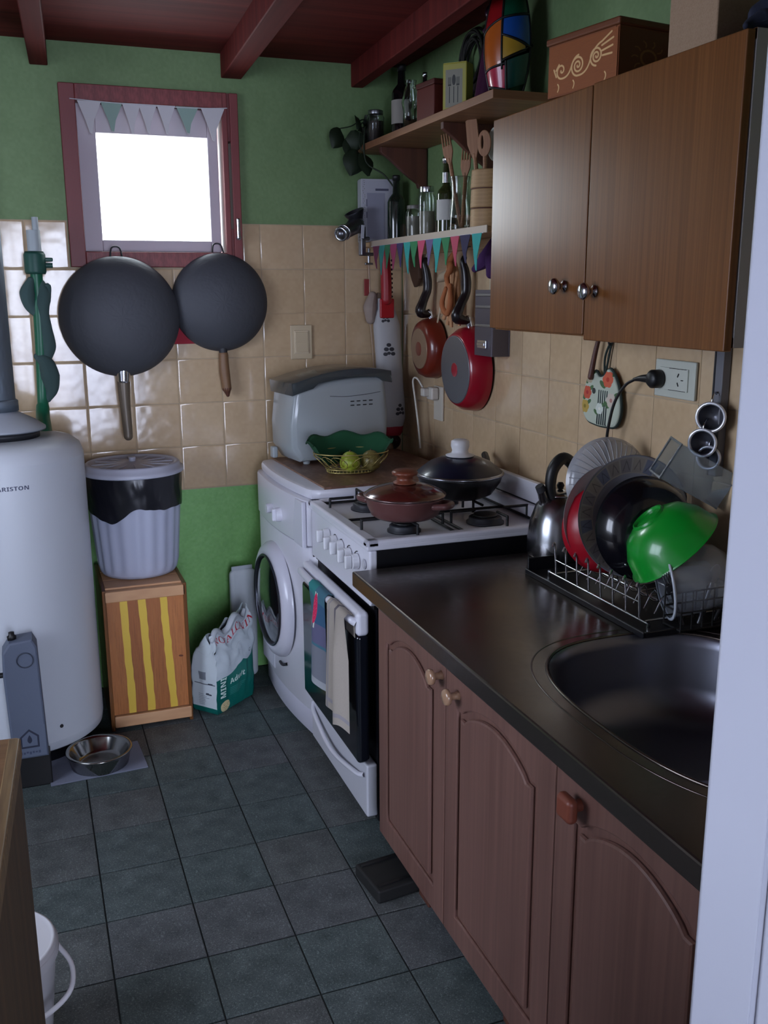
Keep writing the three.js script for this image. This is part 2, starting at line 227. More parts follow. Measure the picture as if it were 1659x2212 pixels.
{   // crate
  const X0 = 0.17, X1 = 0.44, Z1 = -3.06, Z0 = -3.4, t = thing('wooden_crate', 'upright varnished wooden crate with three yellow painted stripes under the bin', 'crate', [0.305, 0, -3.23]);
  const L = (g) => g.translate(-0.305, 0, 3.23), pale = M(0xffffff, 0.5, { map: woodTex(0xb88860, 0xd0a276, 320, [0.3, 0.3], 10) });
  const stripe = ctex(512, 1024, (g, w, h) => {
    const n = (x, y, s) => noise(x, y, 997, 997, s);
    for (let k = 0; k < 4; k++) { g.fillStyle = ['#a5642f', '#99592a', '#a05f2e', '#b06c38'][k]; g.fillRect(k * w / 4, 0, w / 4, h); }
    for (let i = 0; i < 1600; i++) { const x = H(i, 1, 5) * w, y = H(i, 2, 5) * h; g.fillStyle = H(i, 3, 5) > 0.5 ? 'rgba(60,30,10,0.10)' : 'rgba(190,130,70,0.09)'; g.fillRect(x, y, 1 + H(i, 4, 5) * 3, 60 + H(i, 5, 5) * 200); }
    g.fillStyle = '#d8b440';
    [[0.215, 0.245], [0.455, 0.50], [0.735, 0.80]].forEach(([a, b], s) => { g.beginPath(); for (let y = 0; y <= h; y += 16) { const c = (a + (b - a) * y / h) * w + n(y / 260, 1, 31 + s) * 5 - 2; g.lineTo(c - 22 - n(y / 70, 2, 41 + s) * 6, y); } for (let y = h; y >= 0; y -= 16) { const c = (a + (b - a) * y / h) * w + n(y / 260, 1, 31 + s) * 5 - 2; g.lineTo(c + 22 + n(y / 70, 3, 51 + s) * 6, y); } g.fill(); });
    g.fillStyle = 'rgba(70,25,10,0.7)'; g.beginPath(); g.ellipse(w * 0.93, h * 0.55, 16, 9, 0.2, 0, 7); g.fill();
  });
  const panel = span(X0 + 0.012, X1 - 0.012, 0.055, 0.455, Z1 - 0.02, Z1 - 0.006);
  { const P = panel.attributes.position, u = panel.attributes.uv; for (let i = 0; i < P.count; i++) u.setXY(i, (P.getX(i) - X0 - 0.012) / (X1 - X0 - 0.024), (P.getY(i) - 0.055) / 0.4); }
  part(t, 'front_panel', L(panel), M(0xffffff, 0.42, { map: stripe }), null, null, 'brown boards with yellow painted stripes');
  part(t, 'batten', L(uvm(span(X0 + 0.006, X1 - 0.004, 0.448, 0.484, Z1 - 0.03, Z1, 0.003), true)), pale);
  part(t, 'batten', L(uvm(span(X0 + 0.012, X1 - 0.004, 0.012, 0.052, Z1 - 0.03, Z1 + 0.004, 0.004), true)), pale);
  part(t, 'side', L(uvm(span(X0, X0 + 0.012, 0, 0.49, Z0, Z1, 0.002))), m.cabinetWood);
  part(t, 'side', L(uvm(span(X1 - 0.012, X1, 0, 0.49, Z0, Z1, 0.002))), m.cabinetWood);
  part(t, 'back', L(uvm(span(X0 + 0.012, X1 - 0.012, 0.01, 0.48, Z0, Z0 + 0.01))), m.cabinetWood);
  [[Z0 + 0.01, Z0 + 0.11], [Z0 + 0.115, Z0 + 0.215], [Z0 + 0.22, Z1 - 0.031]].forEach(([a, b]) => part(t, 'top_slat', L(uvm(span(X0 + 0.012, X1 - 0.012, 0.476, 0.4895, a, b, 0.002), true)), pale));
  part(t, 'bottom', L(uvm(span(X0 + 0.012, X1 - 0.012, 0.0, 0.012, Z0 + 0.01, Z1 - 0.03))), m.cabinetWood);
}
{   // bin
  const t = thing('kitchen_bin', 'round white lidded plastic bin lined with a black bag on the crate', 'bin', [0.312, 0.49, -3.265]);
  const bm = M(0xb4b9cc, 0.42), P = [], I = [], U = [], n = 120, rows = [[0.105, 0.002], [0.122, 0.004], [0.13, 0.016], [0.134, 0.04], [0.15, 0.25], [0.155, 0.34]];
  rows.forEach(([r, y], j) => { for (let i = 0; i <= n; i++) { const a = i / n * Math.PI * 2, rib = j > 2 && j < 5 ? 0.0022 * Math.max(-1, Math.min(1, 3 * Math.sin(a * 20))) : 0; P.push((r + rib) * Math.cos(a), y, (r + rib) * Math.sin(a)); U.push(i / n, j / 5); } });
  for (let j = 0; j < rows.length - 1; j++) for (let i = 0; i < n; i++) { const a = j * (n + 1) + i, b = a + n + 1; I.push(a, b, a + 1, b, b + 1, a + 1); }
  const g = new THREE.BufferGeometry(); g.setAttribute('position', new THREE.Float32BufferAttribute(P, 3)); g.setAttribute('uv', new THREE.Float32BufferAttribute(U, 2)); g.setIndex(I); g.computeVertexNormals();
  part(t, 'body', merge([g, new THREE.CylinderGeometry(0.106, 0.106, 0.004, 60).translate(0, 0.003, 0)]), bm);
  // bag folded over the rim, uneven lower edge
  const q = [], qi = [], K = 150, J = 10;
  for (let j = 0; j <= J; j++) for (let i = 0; i <= K; i++) {
    const a = i / K * Math.PI * 2, s = ((a / Math.PI * 180) % 360), drop = 0.1 + 0.035 * Math.exp(-(((s - 128) / 26) ** 2)) - 0.026 * Math.exp(-(((s - 95) / 15) ** 2)) + 0.012 * noise(a * 6, 3, 38, 99, 5), f = j / J;
    const r = 0.158 + 0.003 * noise(a * 14, f * 4, 88, 99, 8) + 0.003 * noise(a * 5, f * 3 + 9, 31, 99, 9) - f * drop * 0.045; q.push(r * Math.cos(a), 0.352 - f * (drop + 0.012), r * Math.sin(a));
  }
  for (let j = 0; j < J; j++) for (let i = 0; i < K; i++) { const a = j * (K + 1) + i, b = a + K + 1; qi.push(a, a + 1, b, b, a + 1, b + 1); }
  const bg = new THREE.BufferGeometry(); bg.setAttribute('position', new THREE.Float32BufferAttribute(q, 3)); bg.setIndex(qi); bg.computeVertexNormals();
  part(t, 'bin_bag', bg, M(0x12131a, 0.3, { side: THREE.DoubleSide }), null, null, 'black plastic bag turned over the rim');
  const lid = part(t, 'lid', lathe([[0, 0.382], [0.018, 0.384], [0.03, 0.38], [0.09, 0.375], [0.1, 0.371], [0.135, 0.372], [0.142, 0.381], [0.15, 0.383], [0.156, 0.378], [0.158, 0.365], [0.167, 0.363], [0.168, 0.35], [0.162, 0.347], [0.155, 0.352], [0.0, 0.358]], 72), M(0xb4b6c4, 0.38));
  const rib = []; for (let k = 0; k < 12; k++) rib.push(box(0.1, 0.004, 0.006, 0.0015).translate(0.083, 0.377, 0).rotateY(k * Math.PI / 6)); part(lid, 'rib', merge(rib), lid.material);
  part(lid, 'knob', lathe([[0, 0.398], [0.01, 0.398], [0.012, 0.394], [0.01, 0.38], [0, 0.38]], 20), lid.material);
}
{   // dog food bag: printed paper sack with a rolled top
  const t = thing('dog_food_bag', 'half empty white and teal dog food bag leaning by the washing machine', 'bag', [0.566, 0, -3.168], 0.7);
  const W = 0.205, D = 0.11, N = 96, J = 34, P = [], U = [], I = [], Ht = 0.3;
  const per = []; { const rc = 0.012, seg = []; const add = (x0, z0, x1, z1, k) => { for (let i = 0; i < k; i++) seg.push([x0 + (x1 - x0) * i / k, z0 + (z1 - z0) * i / k]); }; const a = W / 2, b = D / 2; add(-a, b, a, b, 32); add(a, b, a, -b, 16); add(a, -b, -a, -b, 32); add(-a, -b, -a, b, 16); per.push(...seg); }
  for (let j = 0; j <= J; j++) { const f = j / J; for (let i = 0; i <= N; i++) {
    const [px, pz] = per[i % N], front = i <= 32, u = i / N, edge = px / (W / 2);
    let y = f * (Ht + 0.03 * edge * f + 0.018 * Math.sin(u * 40) * f * f), pinch = f > 0.72 ? 1 - (f - 0.72) * 2.6 : 1, bul = Math.sin(Math.min(1, f / 0.8) * Math.PI) * 0.014;
    let x = px * (1 + 0.03 * Math.sin(f * 5)), z = pz * Math.max(0.12, pinch) + Math.sign(pz) * bul * (1 - Math.abs(edge) ** 3);
    const cr = (noise(u * 26, f * 9, 26, 99, 61) - 0.5) * 0.011 * (0.2 + f) + (noise(u * 60, f * 20, 60, 99, 62) - 0.5) * 0.002;
    x += cr * 0.6; z += cr + 0.03 * f * f * (f > 0.8 ? 1 : 0.6); if (j === 0) { x *= 0.96; z *= 0.96; }
    P.push(x, y, z); U.push(u, f);
  } }
  for (let j = 0; j < J; j++) for (let i = 0; i < N; i++) { const a = j * (N + 1) + i, b = a + N + 1; I.push(a, a + 1, b, b, a + 1, b + 1); }
  const g = new THREE.BufferGeometry(); g.setAttribute('position', new THREE.Float32BufferAttribute(P, 3)); g.setAttribute('uv', new THREE.Float32BufferAttribute(U, 2)); g.setIndex(I); g.computeVertexNormals();
  const print = ctex(1536, 768, (c, w, h) => {
    c.fillStyle = '#c3cdd2'; c.fillRect(0, 0, w, h); const F = w / 3, S = F;                      // front = first third of the wrap
    c.fillStyle = '#0b6f63'; c.beginPath(); c.moveTo(0, h * 0.56); c.quadraticCurveTo(F * 0.35, h * 0.55, F * 0.62, h * 0.45); c.quadraticCurveTo(F * 0.85, h * 0.52, F, h * 0.4); c.lineTo(F, h); c.lineTo(0, h); c.fill();
    c.fillStyle = '#0a5f56'; c.fillRect(0, h * 0.56, F * 0.24, h * 0.44); c.fillRect(F, h * 0.93, w - F, h * 0.07);
    c.fillStyle = '#d5e6dc'; c.save(); c.translate(F * 0.2, h * 0.82); c.rotate(-Math.PI / 2); c.font = 'bold 84px sans-serif'; c.fillText('MINI', 0, 0); c.restore();
    c.save(); c.translate(F * 0.3, h * 0.67); c.rotate(-0.1); c.font = 'bold 72px sans-serif'; c.fillText('Adult', 0, 0); c.restore();
    c.fillStyle = 'rgba(210,235,225,0.35)'; for (let k = 0; k < 5; k++) c.fillRect(F * 0.3, h * (0.72 + k * 0.022), F * (0.4 - 0.04 * k), 5);
    c.fillStyle = '#d8c99a'; c.beginPath(); c.ellipse(F * 0.2, h * 0.93, 62, 52, -0.5, 0, 7); c.fill(); c.fillStyle = 'rgba(140,110,70,.5)'; for (let k = 0; k < 30; k++) c.fillRect(F * 0.2 - 45 + H(k, 1, 3) * 90, h * 0.93 - 36 + H(k, 2, 3) * 70, 8, 6);
    c.fillStyle = '#b5202e'; c.save(); c.translate(F * 0.03, h * 0.13); c.font = '80px serif'; c.fillText('ROYAL', 0, 0); c.fillText('CANIN', F * 0.5, 0); c.restore();
    c.fillStyle = '#5a646c'; c.font = 'bold 46px sans-serif'; c.fillText('C.', F * 0.82, h * 0.41);
    const L = w - w / 6; c.fillStyle = '#7d848e'; c.fillRect(L + 70, h * 0.46, 78, 84); c.fillStyle = '#434a55'; c.fillRect(L + 30, h * 0.62, 210, 8); c.fillRect(L + 170, h * 0.61, 46, 16); c.fillRect(L + 150, h * 0.74, 26, 20); c.fillRect(L + 176, h * 0.75, 26, 14);
    c.fillStyle = 'rgba(70,78,92,.5)'; for (let k = 0; k < 7; k++) c.fillRect(L + 70, h * (0.76 + 0.022 * k), 50 + 60 * H(k, 1, 9), 5);
    c.fillStyle = 'rgba(60,70,90,.12)'; for (let k = 0; k < 26; k++) { c.save(); c.translate(H(k, 7, 1) * w, H(k, 8, 1) * h * 0.5); c.rotate(H(k, 9, 1) * 3); c.fillRect(0, 0, 90, 3); c.restore(); }
  });
  part(t, 'sack', g, M(0xffffff, 0.36, { map: print, side: THREE.DoubleSide }));
  const lip = []; for (let i = 0; i <= 30; i++) { const k = (J - 0) * (N + 1) + i * 1; lip.push([P[3 * k], P[3 * k + 1], P[3 * k + 2] - 0.004]); }
  part(t, 'rolled_top', taper(lip, [0.008, 0.013, 0.012, 0.014, 0.008], 40, 10), M(0xaeb4ba, 0.4), null, null, 'silvery rolled over top');
}
{   // white bag behind it
  const t = thing('white_pouch', 'tall white pouch standing between the dog food bag and the washer', 'pouch', [0.692, 0, -3.375], 0.1);
  const g = new RoundedBoxGeometry(0.095, 0.42, 0.06, 6, 0.02), P = g.attributes.position; for (let i = 0; i < P.count; i++) { const x = P.getX(i), y = P.getY(i), z = P.getZ(i), n = noise((x + 1) * 22, (y + 1) * 14, 99, 99, 71) - 0.5, f = (y + 0.21) / 0.42; P.setXYZ(i, x + n * 0.012, y, z * (1 - 0.65 * f * f) + n * 0.012); } g.computeVertexNormals();
  part(t, 'pouch_body', g, M(0xb9c0c6, 0.45), [0, 0.212, 0]); part(t, 'seal', box(0.08, 0.022, 0.006, 0.002), M(0xa9b0b8, 0.5), [0, 0.425, 0]);
}
{   // mat and bowl
  const mt = thing('floor_mat', 'thin grey mat on the floor under the metal bowl', 'mat', [0.105, 0, -2.855]);
  part(mt, 'mat_sheet', box(0.285, 0.004, 0.19, 0.0015).rotateY(0.06), M(0x7b8092, 0.85, { bumpMap: bumpNoise(330, 50, [0.2, 0.2]), bumpScale: 0.001 }), [0.0, 0.0025, 0]);
  const b = thing('pet_bowl', 'shiny stainless steel pet bowl on the grey mat by the heater', 'bowl', [0.116, 0.005, -2.845]);
  part(b, 'bowl_body', lathe([[0, 0.004], [0.055, 0.004], [0.068, 0.012], [0.086, 0.044], [0.092, 0.05], [0.098, 0.05], [0.1, 0.047], [0.098, 0.044], [0.094, 0.038], [0.086, 0.0], [0.07, 0.0], [0.0, 0.0]], 64), M(0x9a9a96, 0.16, { metalness: 1 }));
}
{   // near furniture and white pail, lower left
  const t = thing('wooden_cupboard', 'scuffed brown wooden cupboard at the lower left edge beside the camera', 'cupboard', [-0.05, 0, -1.245], -0.06);
  const wm = M(0xffffff, 0.55, { map: woodTex(0x4c3b28, 0x665036, 340, [0.12, 0.9], 26) });
  part(t, 'side_panel', uvm(span(-0.022, 0, 0, 0.84, 0, 0.55, 0.003)), wm); part(t, 'front_panel', uvm(span(-0.5, -0.022, 0, 0.84, 0, 0.02, 0.003)), wm);
  part(t, 'top', uvm(span(-0.5, 0.002, 0.84, 0.862, -0.004, 0.552, 0.004), true), M(0xffffff, 0.4, { map: woodTex(0x6b4a2e, 0x8a6644, 345, [0.2, 0.9], 22) }));
  part(t, 'edge_strip', uvm(span(-0.012, 0.004, 0.835, 0.8625, 0.0, 0.55, 0.003)), M(0xffffff, 0.45, { map: woodTex(0x6b5237, 0x9a8058, 346, [0.05, 0.2], 9) }), null, null, 'pale chipped edge');
}
{
  const t = thing('white_pail', 'white plastic pail with a bail handle on the floor behind the cupboard', 'bucket', [-0.15, 0, -1.72]);
  part(t, 'pail_body', lathe([[0, 0.002], [0.085, 0.002], [0.092, 0.01], [0.112, 0.2], [0.118, 0.205], [0.118, 0.222], [0.112, 0.224], [0.109, 0.22], [0.104, 0.2], [0.088, 0.014], [0, 0.012]], 56), M(0xc4c3c8, 0.4));
  part(t, 'lid', lathe([[0, 0.222], [0.06, 0.222], [0.064, 0.228], [0.104, 0.228], [0.108, 0.234], [0.114, 0.232], [0.116, 0.224]], 56), M(0xc8c7cc, 0.4));
  part(t, 'handle', tube([[0.112, 0.19, -0.03], [0.138, 0.17, 0.02], [0.13, 0.15, 0.07], [0.08, 0.14, 0.11], [0.02, 0.14, 0.128], [-0.06, 0.15, 0.112], [-0.112, 0.19, 0.03]], 0.005, 40, 8), M(0xd0cfd4, 0.4));
}

// ---------------------------------------------------------------- washing machine
{
  const t = thing('washing_machine', 'white front loading washing machine with a round dark door in the corner', 'washing machine', [0.772, 0, -2.737], 0.035);
  // local: front faces -x, machine runs from z = 0 to z = -0.6, x = 0 to 0.55
  const W = 0.59, bow = (z) => -0.022 * Math.sin(Math.PI * Math.min(1, Math.max(0, -z / W)));
  const outline = [[0.55, 0]]; outline.push([0.03, 0]); for (let k = 0; k <= 24; k++) { const z = -0.012 - (W - 0.024) * k / 24; outline.push([bow(z) + (k === 0 || k === 24 ? 0.006 : 0), z]); } outline.push([0.03, -W]); outline.push([0.55, -W]);
  const slab = (y0, y1, o = 0, bev = 0.003) => extrude(poly(outline.map(([x, z]) => [x + (x < 0.2 ? o : 0), -z])), y1 - y0, bev, 4).rotateX(-Math.PI / 2).translate(0, y0, 0);
  part(t, 'body', toCreasedNormals(slab(0.11, 0.655), 0.6), m.enamel);
  part(t, 'kick_panel', toCreasedNormals(slab(0.02, 0.108, 0.012), 0.6), M(0xc4c4d2, 0.35));
  const cp = part(t, 'control_panel', toCreasedNormals(slab(0.658, 0.805, -0.004, 0.006), 0.6), m.enamel);
  part(t, 'top_rim', toCreasedNormals(slab(0.805, 0.838, 0.012, 0.01), 0.7), m.enamel);
  part(t, 'worktop', uvm(span(0.055, 0.55, 0.834, 0.843, -W + 0.004, -0.004, 0.002)), M(0xffffff, 0.4, { map: dtex(256, 256, (u, v) => { const a = nz(u, v, 18, 8, 351) * 0.6 + nz(u, v, 60, 40, 352) * 0.4; return mix3(rgb(0x6a4c3e), rgb(0x9a7a66), a * a * 1.5); }, [0.4, 0.4]) }), null, null, 'brown mottled worktop');
  part(cp, 'drawer', extrude(poly([[-0.012, 0.655], [-0.1, 0.655], [-0.115, 0.68], [-0.085, 0.8], [-0.012, 0.8]]), 0.014, 0.003).rotateY(-Math.PI / 2).translate(-0.002, 0, 0), M(0xd0d0dc, 0.3));
  for (const [z, y] of [[-0.31, 0.722]]) part(cp, 'button', cyl(0.016, 0.015, 0.022, 24).rotateZ(Math.PI / 2), m.enamel, [bow(z) - 0.014, y, z]);
  part(cp, 'dial', merge([cyl(0.024, 0.022, 0.018, 36).rotateZ(Math.PI / 2), box(0.014, 0.04, 0.012, 0.004).translate(-0.012, 0, 0)]), m.enamel, [bow(-0.225) - 0.012, 0.718, -0.225]);
  const dz = -0.305, dy = 0.405, face = (g) => g.rotateZ(Math.PI / 2);               // lathe axis +y turned to -x
  const door = part(t, 'door', face(lathe([[0.2, 0], [0.198, 0.012], [0.188, 0.026], [0.172, 0.034], [0.158, 0.034], [0.15, 0.024], [0.148, 0.0]], 72)), M(0xc8c8d4, 0.3, { clearcoat: 0.3 }), [bow(dz) + 0.002, dy, dz]);
  part(door, 'rim', face(lathe([[0.158, 0.036], [0.154, 0.04], [0.149, 0.036], [0.149, 0.028]], 64)), M(0x4a4d55, 0.3, { metalness: 0.8 }));
  part(door, 'door_glass', face(lathe([[0.15, 0.028], [0.14, 0.033], [0.1, 0.041], [0.05, 0.046], [0, 0.047]], 56)), M(0x0c0f18, 0.08, { clearcoat: 1, clearcoatRoughness: 0.05 }));
  part(t, 'filter_flap', box(0.004, 0.11, 0.15, 0.0015), M(0xcfcfdb, 0.3), [bow(-0.4) - 0.001, 0.185, -0.43]);
  part(t, 'door_latch', tube([[-0.022, 0.205, -0.2], [-0.03, 0.195, -0.225], [-0.03, 0.195, -0.255]], 0.005, 14), m.darkGrey);
  for (const [x, z] of [[0.05, -0.05], [0.05, -0.54], [0.5, -0.05], [0.5, -0.54]]) part(t, 'foot', cyl(0.02, 0.018, 0.024, 16), m.black, [x, 0.012, z]);
}
// ---------------------------------------------------------------- gas stove
{
  const t = thing('gas_stove', 'white gas stove with black sides and four burners between washer and counter', 'stove', [0.78, 0, -2.2]);
  const D = 0.535;                                                               // local x 0..0.56, z 0..-D
  part(t, 'body', merge([span(0.02, 0.55, 0.02, 0.785, -D + 0.001, -D + 0.02), span(0.02, 0.55, 0.02, 0.785, -0.02, 0), span(0.53, 0.55, 0.02, 0.785, -D + 0.02, -0.02), span(0.02, 0.53, 0.02, 0.785, -D + 0.02, -0.02)]), M(0x0b0b10, 0.35), null, null, 'black side panels');
  const top = part(t, 'cooktop', merge([span(-0.008, 0.555, 0.785, 0.798, -D, 0.004, 0.004), span(-0.008, 0.03, 0.79, 0.812, -D, 0.004, 0.008), span(0.52, 0.555, 0.79, 0.812, -D, 0.004, 0.006), span(-0.008, 0.555, 0.79, 0.812, -0.03, 0.004, 0.008), span(-0.008, 0.555, 0.79, 0.812, -D, -D + 0.03, 0.008)]), m.enamel);
  part(t, 'splash_panel', merge([span(0.535, 0.556, 0.805, 0.9, -D + 0.005, -0.005, 0.005), span(0.515, 0.54, 0.805, 0.84, -D + 0.005, -0.005, 0.005)]), m.enamel);
  part(t, 'panel_seam', span(0.5325, 0.5345, 0.838, 0.843, -D + 0.01, -0.01), m.black);
  const cp = part(t, 'control_panel', span(0, 0.022, 0.636, 0.785, -D + 0.006, 0, 0.006), m.enamel);
  part(t, 'panel_gap', merge([span(0.004, 0.02, 0.63, 0.79, -D, -D + 0.006), span(0.012, 0.03, 0.625, 0.637, -D + 0.006, -0.003), span(0.004, 0.02, 0.783, 0.79, -D + 0.006, -0.003)]), m.black);
  const dial = (z, y, r) => {
    const k = part(cp, 'knob', merge([cyl(r, r * 0.94, 0.016, 32).rotateZ(Math.PI / 2).translate(-0.01, 0, 0), box(0.02, r * 1.75, 0.013, 0.005).translate(-0.028, 0, 0)]), M(0xdadbe0, 0.22, { clearcoat: 0.6 }), [0, y, z]); return k;
  };
  [-0.35, -0.282, -0.225, -0.155, -0.092].forEach((z, i) => { dial(z, 0.735 + [0.008, 0.004, 0.004, 0, 0][i], 0.021); part(cp, 'dial_mark', new THREE.TorusGeometry(0.028, 0.0012, 6, 30, Math.PI * 0.8).rotateZ(-Math.PI * 0.3).rotateY(Math.PI / 2), m.black, [-0.0015, 0.733, z]); });
  part(cp, 'spark_button', merge([cyl(0.011, 0.011, 0.006, 24).rotateZ(Math.PI / 2), new THREE.TorusGeometry(0.012, 0.0016, 8, 28).rotateY(Math.PI / 2)]), M(0xb8b9c2, 0.35), [-0.003, 0.742, -0.035]);
  const od = part(t, 'oven_door', merge([span(-0.036, 0.0, 0.195, 0.56, -D + 0.004, -0.004, 0.012)]), M(0x11141b, 0.12, { clearcoat: 0.6, clearcoatRoughness: 0.08 }), null, null, 'dark glass oven door');
  part(od, 'door_band', span(-0.034, 0.0, 0.555, 0.622, -D + 0.004, -0.004, 0.012), m.enamel);
  part(od, 'handle', tube([[-0.03, 0.59, -0.02], [-0.045, 0.6, -0.035], [-0.05, 0.602, -0.12], [-0.051, 0.602, -0.27], [-0.05, 0.602, -D + 0.12], [-0.045, 0.6, -D + 0.035], [-0.03, 0.59, -D + 0.02]], 0.011, 50, 12), m.enamel);
  part(t, 'drawer', span(-0.012, 0.02, 0.035, 0.188, -D + 0.004, -0.002, 0.006), M(0xbfc0c8, 0.35));
  part(t, 'drawer_handle', tube([[-0.012, 0.155, -0.02], [-0.022, 0.14, -0.07], [-0.03, 0.115, -0.27], [-0.022, 0.14, -D + 0.07], [-0.012, 0.155, -D + 0.02]], 0.007, 40, 8), m.enamel);
  for (const [x, z] of [[0.05, -0.04], [0.05, -D + 0.04], [0.5, -0.04], [0.5, -D + 0.04]]) part(t, 'foot', cyl(0.018, 0.018, 0.03, 14), m.black, [x, 0.01, z]);
  for (const [x, z, r] of [[0.14, -0.115, 0.04], [0.385, -0.12, 0.046], [0.14, -0.4, 0.046], [0.385, -0.395, 0.036]]) {
    const b = part(t, 'burner', lathe([[0, 0], [r * 1.15, 0], [r * 1.15, 0.006], [r, 0.009], [r, 0.018], [r * 0.9, 0.021], [0, 0.021]], 40), M(0x2a2c33, 0.5), [x, 0.797, z]);
    part(b, 'burner_cap', lathe([[0, 0.028], [r * 0.68, 0.028], [r * 0.74, 0.025], [r * 0.74, 0.02], [0, 0.02]], 32), m.black);
  }
  for (const x0 of [0.02, 0.28]) {                                              // two wire grates
    const w = 0.235, G = [], R = 0.004, y0 = 0.804, y1 = 0.838, za = -0.03, zb = -D + 0.04;
    const rod = (...p) => G.push(tube(p, R, 12, 6));
    for (const x of [x0, x0 + w]) { const q = []; for (let i = 0; i < 2; i++) q.push([x, y0, i ? zb : za]); G.push(cyl(R, R, za - zb, 8).rotateX(Math.PI / 2).translate(x, y0, (za + zb) / 2)); }
    for (const z of [za, (za + zb) / 2, zb]) G.push(cyl(R, R, w, 8).rotateZ(Math.PI / 2).translate(x0 + w / 2, y0, z));
    for (const zc of [-0.118, -0.398]) for (const [dx, dz] of [[-1, 0], [1, 0], [0, -1], [0, 1]]) {
      const ex = dx ? x0 + w / 2 + dx * w / 2 : x0 + w / 2, ez = zc + dz * 0.105, ix = x0 + w / 2 + dx * 0.045, iz = zc + dz * 0.045;
      G.push(cyl(R, R, y1 - y0, 8).translate(ex, (y0 + y1) / 2, ez)); const L = Math.hypot(ex - ix, ez - iz); G.push(cyl(R, R, L, 8).rotateZ(Math.PI / 2).rotateY(dx ? 0 : Math.PI / 2).translate((ex + ix) / 2, y1, (ez + iz) / 2)); G.push(new THREE.SphereGeometry(R, 8, 6).translate(ex, y1, ez));
    }
    part(t, 'grate', merge(G), m.wire);
  }
}
// towels over the oven rail
function towel(name, label, z, w, h, tex, folds, s, back = 0.12) {
  const t = thing(name, label, 'towel', [0.729, 0.604, z]);
  const nu = 36, nv = 40, P = [], U = [], I = [], tot = h + back, R = 0.0135;
  const pos = (f) => { const d = f * tot; if (d < back) return [R, -(back - d)]; if (d < back + 0.03) { const a = (d - back) / 0.03 * Math.PI; return [R * Math.cos(a), R * Math.sin(a)]; } return [-R, -(d - back - 0.03)]; };
  for (let j = 0; j <= nv; j++) for (let i = 0; i <= nu; i++) {
    const f = j / nv, u = i / nu, [x, y] = pos(f), lo = Math.max(0, -y / h), front = x < 0;
    const wv = (Math.sin(u * folds * 6.28 + s) * 0.5 + Math.sin(u * folds * 3.1 + s * 2) * 0.5) * 0.016 * Math.min(1, lo * 3), sq = 1 - 0.22 * (1 - lo);
    P.push(x + (front ? wv - 0.006 * lo : 0.002), y + (front ? (noise(u * 5, 1, 50, 50, s) - 0.5) * 0.02 * lo : 0), (u - 0.5) * w * sq); U.push(u, 1 - f);
  }
  for (let j = 0; j < nv; j++) for (let i = 0; i < nu; i++) { const a = j * (nu + 1) + i, b = a + nu + 1; I.push(a, b, a + 1, b, b + 1, a + 1); }
  const g = new THREE.BufferGeometry(); g.setAttribute('position', new THREE.Float32BufferAttribute(P, 3)); g.setAttribute('uv', new THREE.Float32BufferAttribute(U, 2)); g.setIndex(I); g.computeVertexNormals();
  part(t, 'towel_cloth', g, M(0xffffff, 0.95, { map: tex, side: THREE.DoubleSide, sheen: 0.3 })); return t;
}
towel('dish_towel', 'teal printed dish towel with a pink figure hanging from the oven rail', -2.47, 0.2, 0.3, ctex(512, 1024, (g, w, h) => {
  g.fillStyle = '#3e6a7c'; g.fillRect(0, 0, w, h); g.fillStyle = '#2f5575'; g.fillRect(w * 0.55, h * 0.42, w * 0.45, h * 0.14); g.fillStyle = '#2c7f80'; g.fillRect(0, h * 0.3, w * 0.45, h * 0.1);
  g.fillStyle = '#5b5a78'; g.fillRect(w * 0.5, h * 0.56, w * 0.5, h * 0.14); g.fillStyle = '#1d8478'; g.fillRect(w * 0.1, h * 0.54, w * 0.3, h * 0.1); g.fillStyle = '#5c7388'; g.fillRect(0, h * 0.66, w * 0.5, h * 0.34); g.fillStyle = '#70747f'; g.fillRect(w * 0.5, h * 0.72, w * 0.5, h * 0.28);
  g.fillStyle = '#c8d3c4'; g.fillRect(w * 0.45, h * 0.36, 30, 60); g.fillRect(w * 0.55, h * 0.36, 24, 60); g.fillRect(w * 0.42, h * 0.53, 24, 90); g.fillRect(w * 0.55, h * 0.53, 26, 70);
  g.fillStyle = '#d02355'; g.beginPath(); g.ellipse(w * 0.53, h * 0.47, 62, 105, 0, 0, 7); g.fill(); g.fillStyle = '#e8a0b4'; for (let k = 0; k < 26; k++) g.fillRect(w * 0.53 - 45 + H(k, 1, 2) * 90, h * 0.47 - 80 + H(k, 2, 2) * 160, 5, 5);
  g.fillStyle = 'rgba(200,205,205,.5)'; g.fillRect(0, h * 0.95, w, h * 0.05);
}), 1.2, 1);
towel('hand_towel', 'beige hand towel with grey stripes hanging nearer on the oven rail', -2.295, 0.19, 0.335, ctex(512, 1024, (g, w, h) => {
  g.fillStyle = '#a39a90'; g.fillRect(0, 0, w, h); g.fillStyle = '#5f5a62'; g.fillRect(w * 0.44, 0, w * 0.09, h); g.fillStyle = '#8f8a8c'; g.fillRect(w * 0.1, 0, w * 0.06, h); g.fillStyle = '#918d92'; g.fillRect(0, h * 0.93, w, 26);
  for (let i = 0; i < 5000; i++) { g.fillStyle = i % 2 ? 'rgba(255,250,240,.06)' : 'rgba(40,36,36,.06)'; g.fillRect(H(i, 1, 77) * w, H(i, 2, 77) * h, 3, 3); }
}), 1.6, 4);
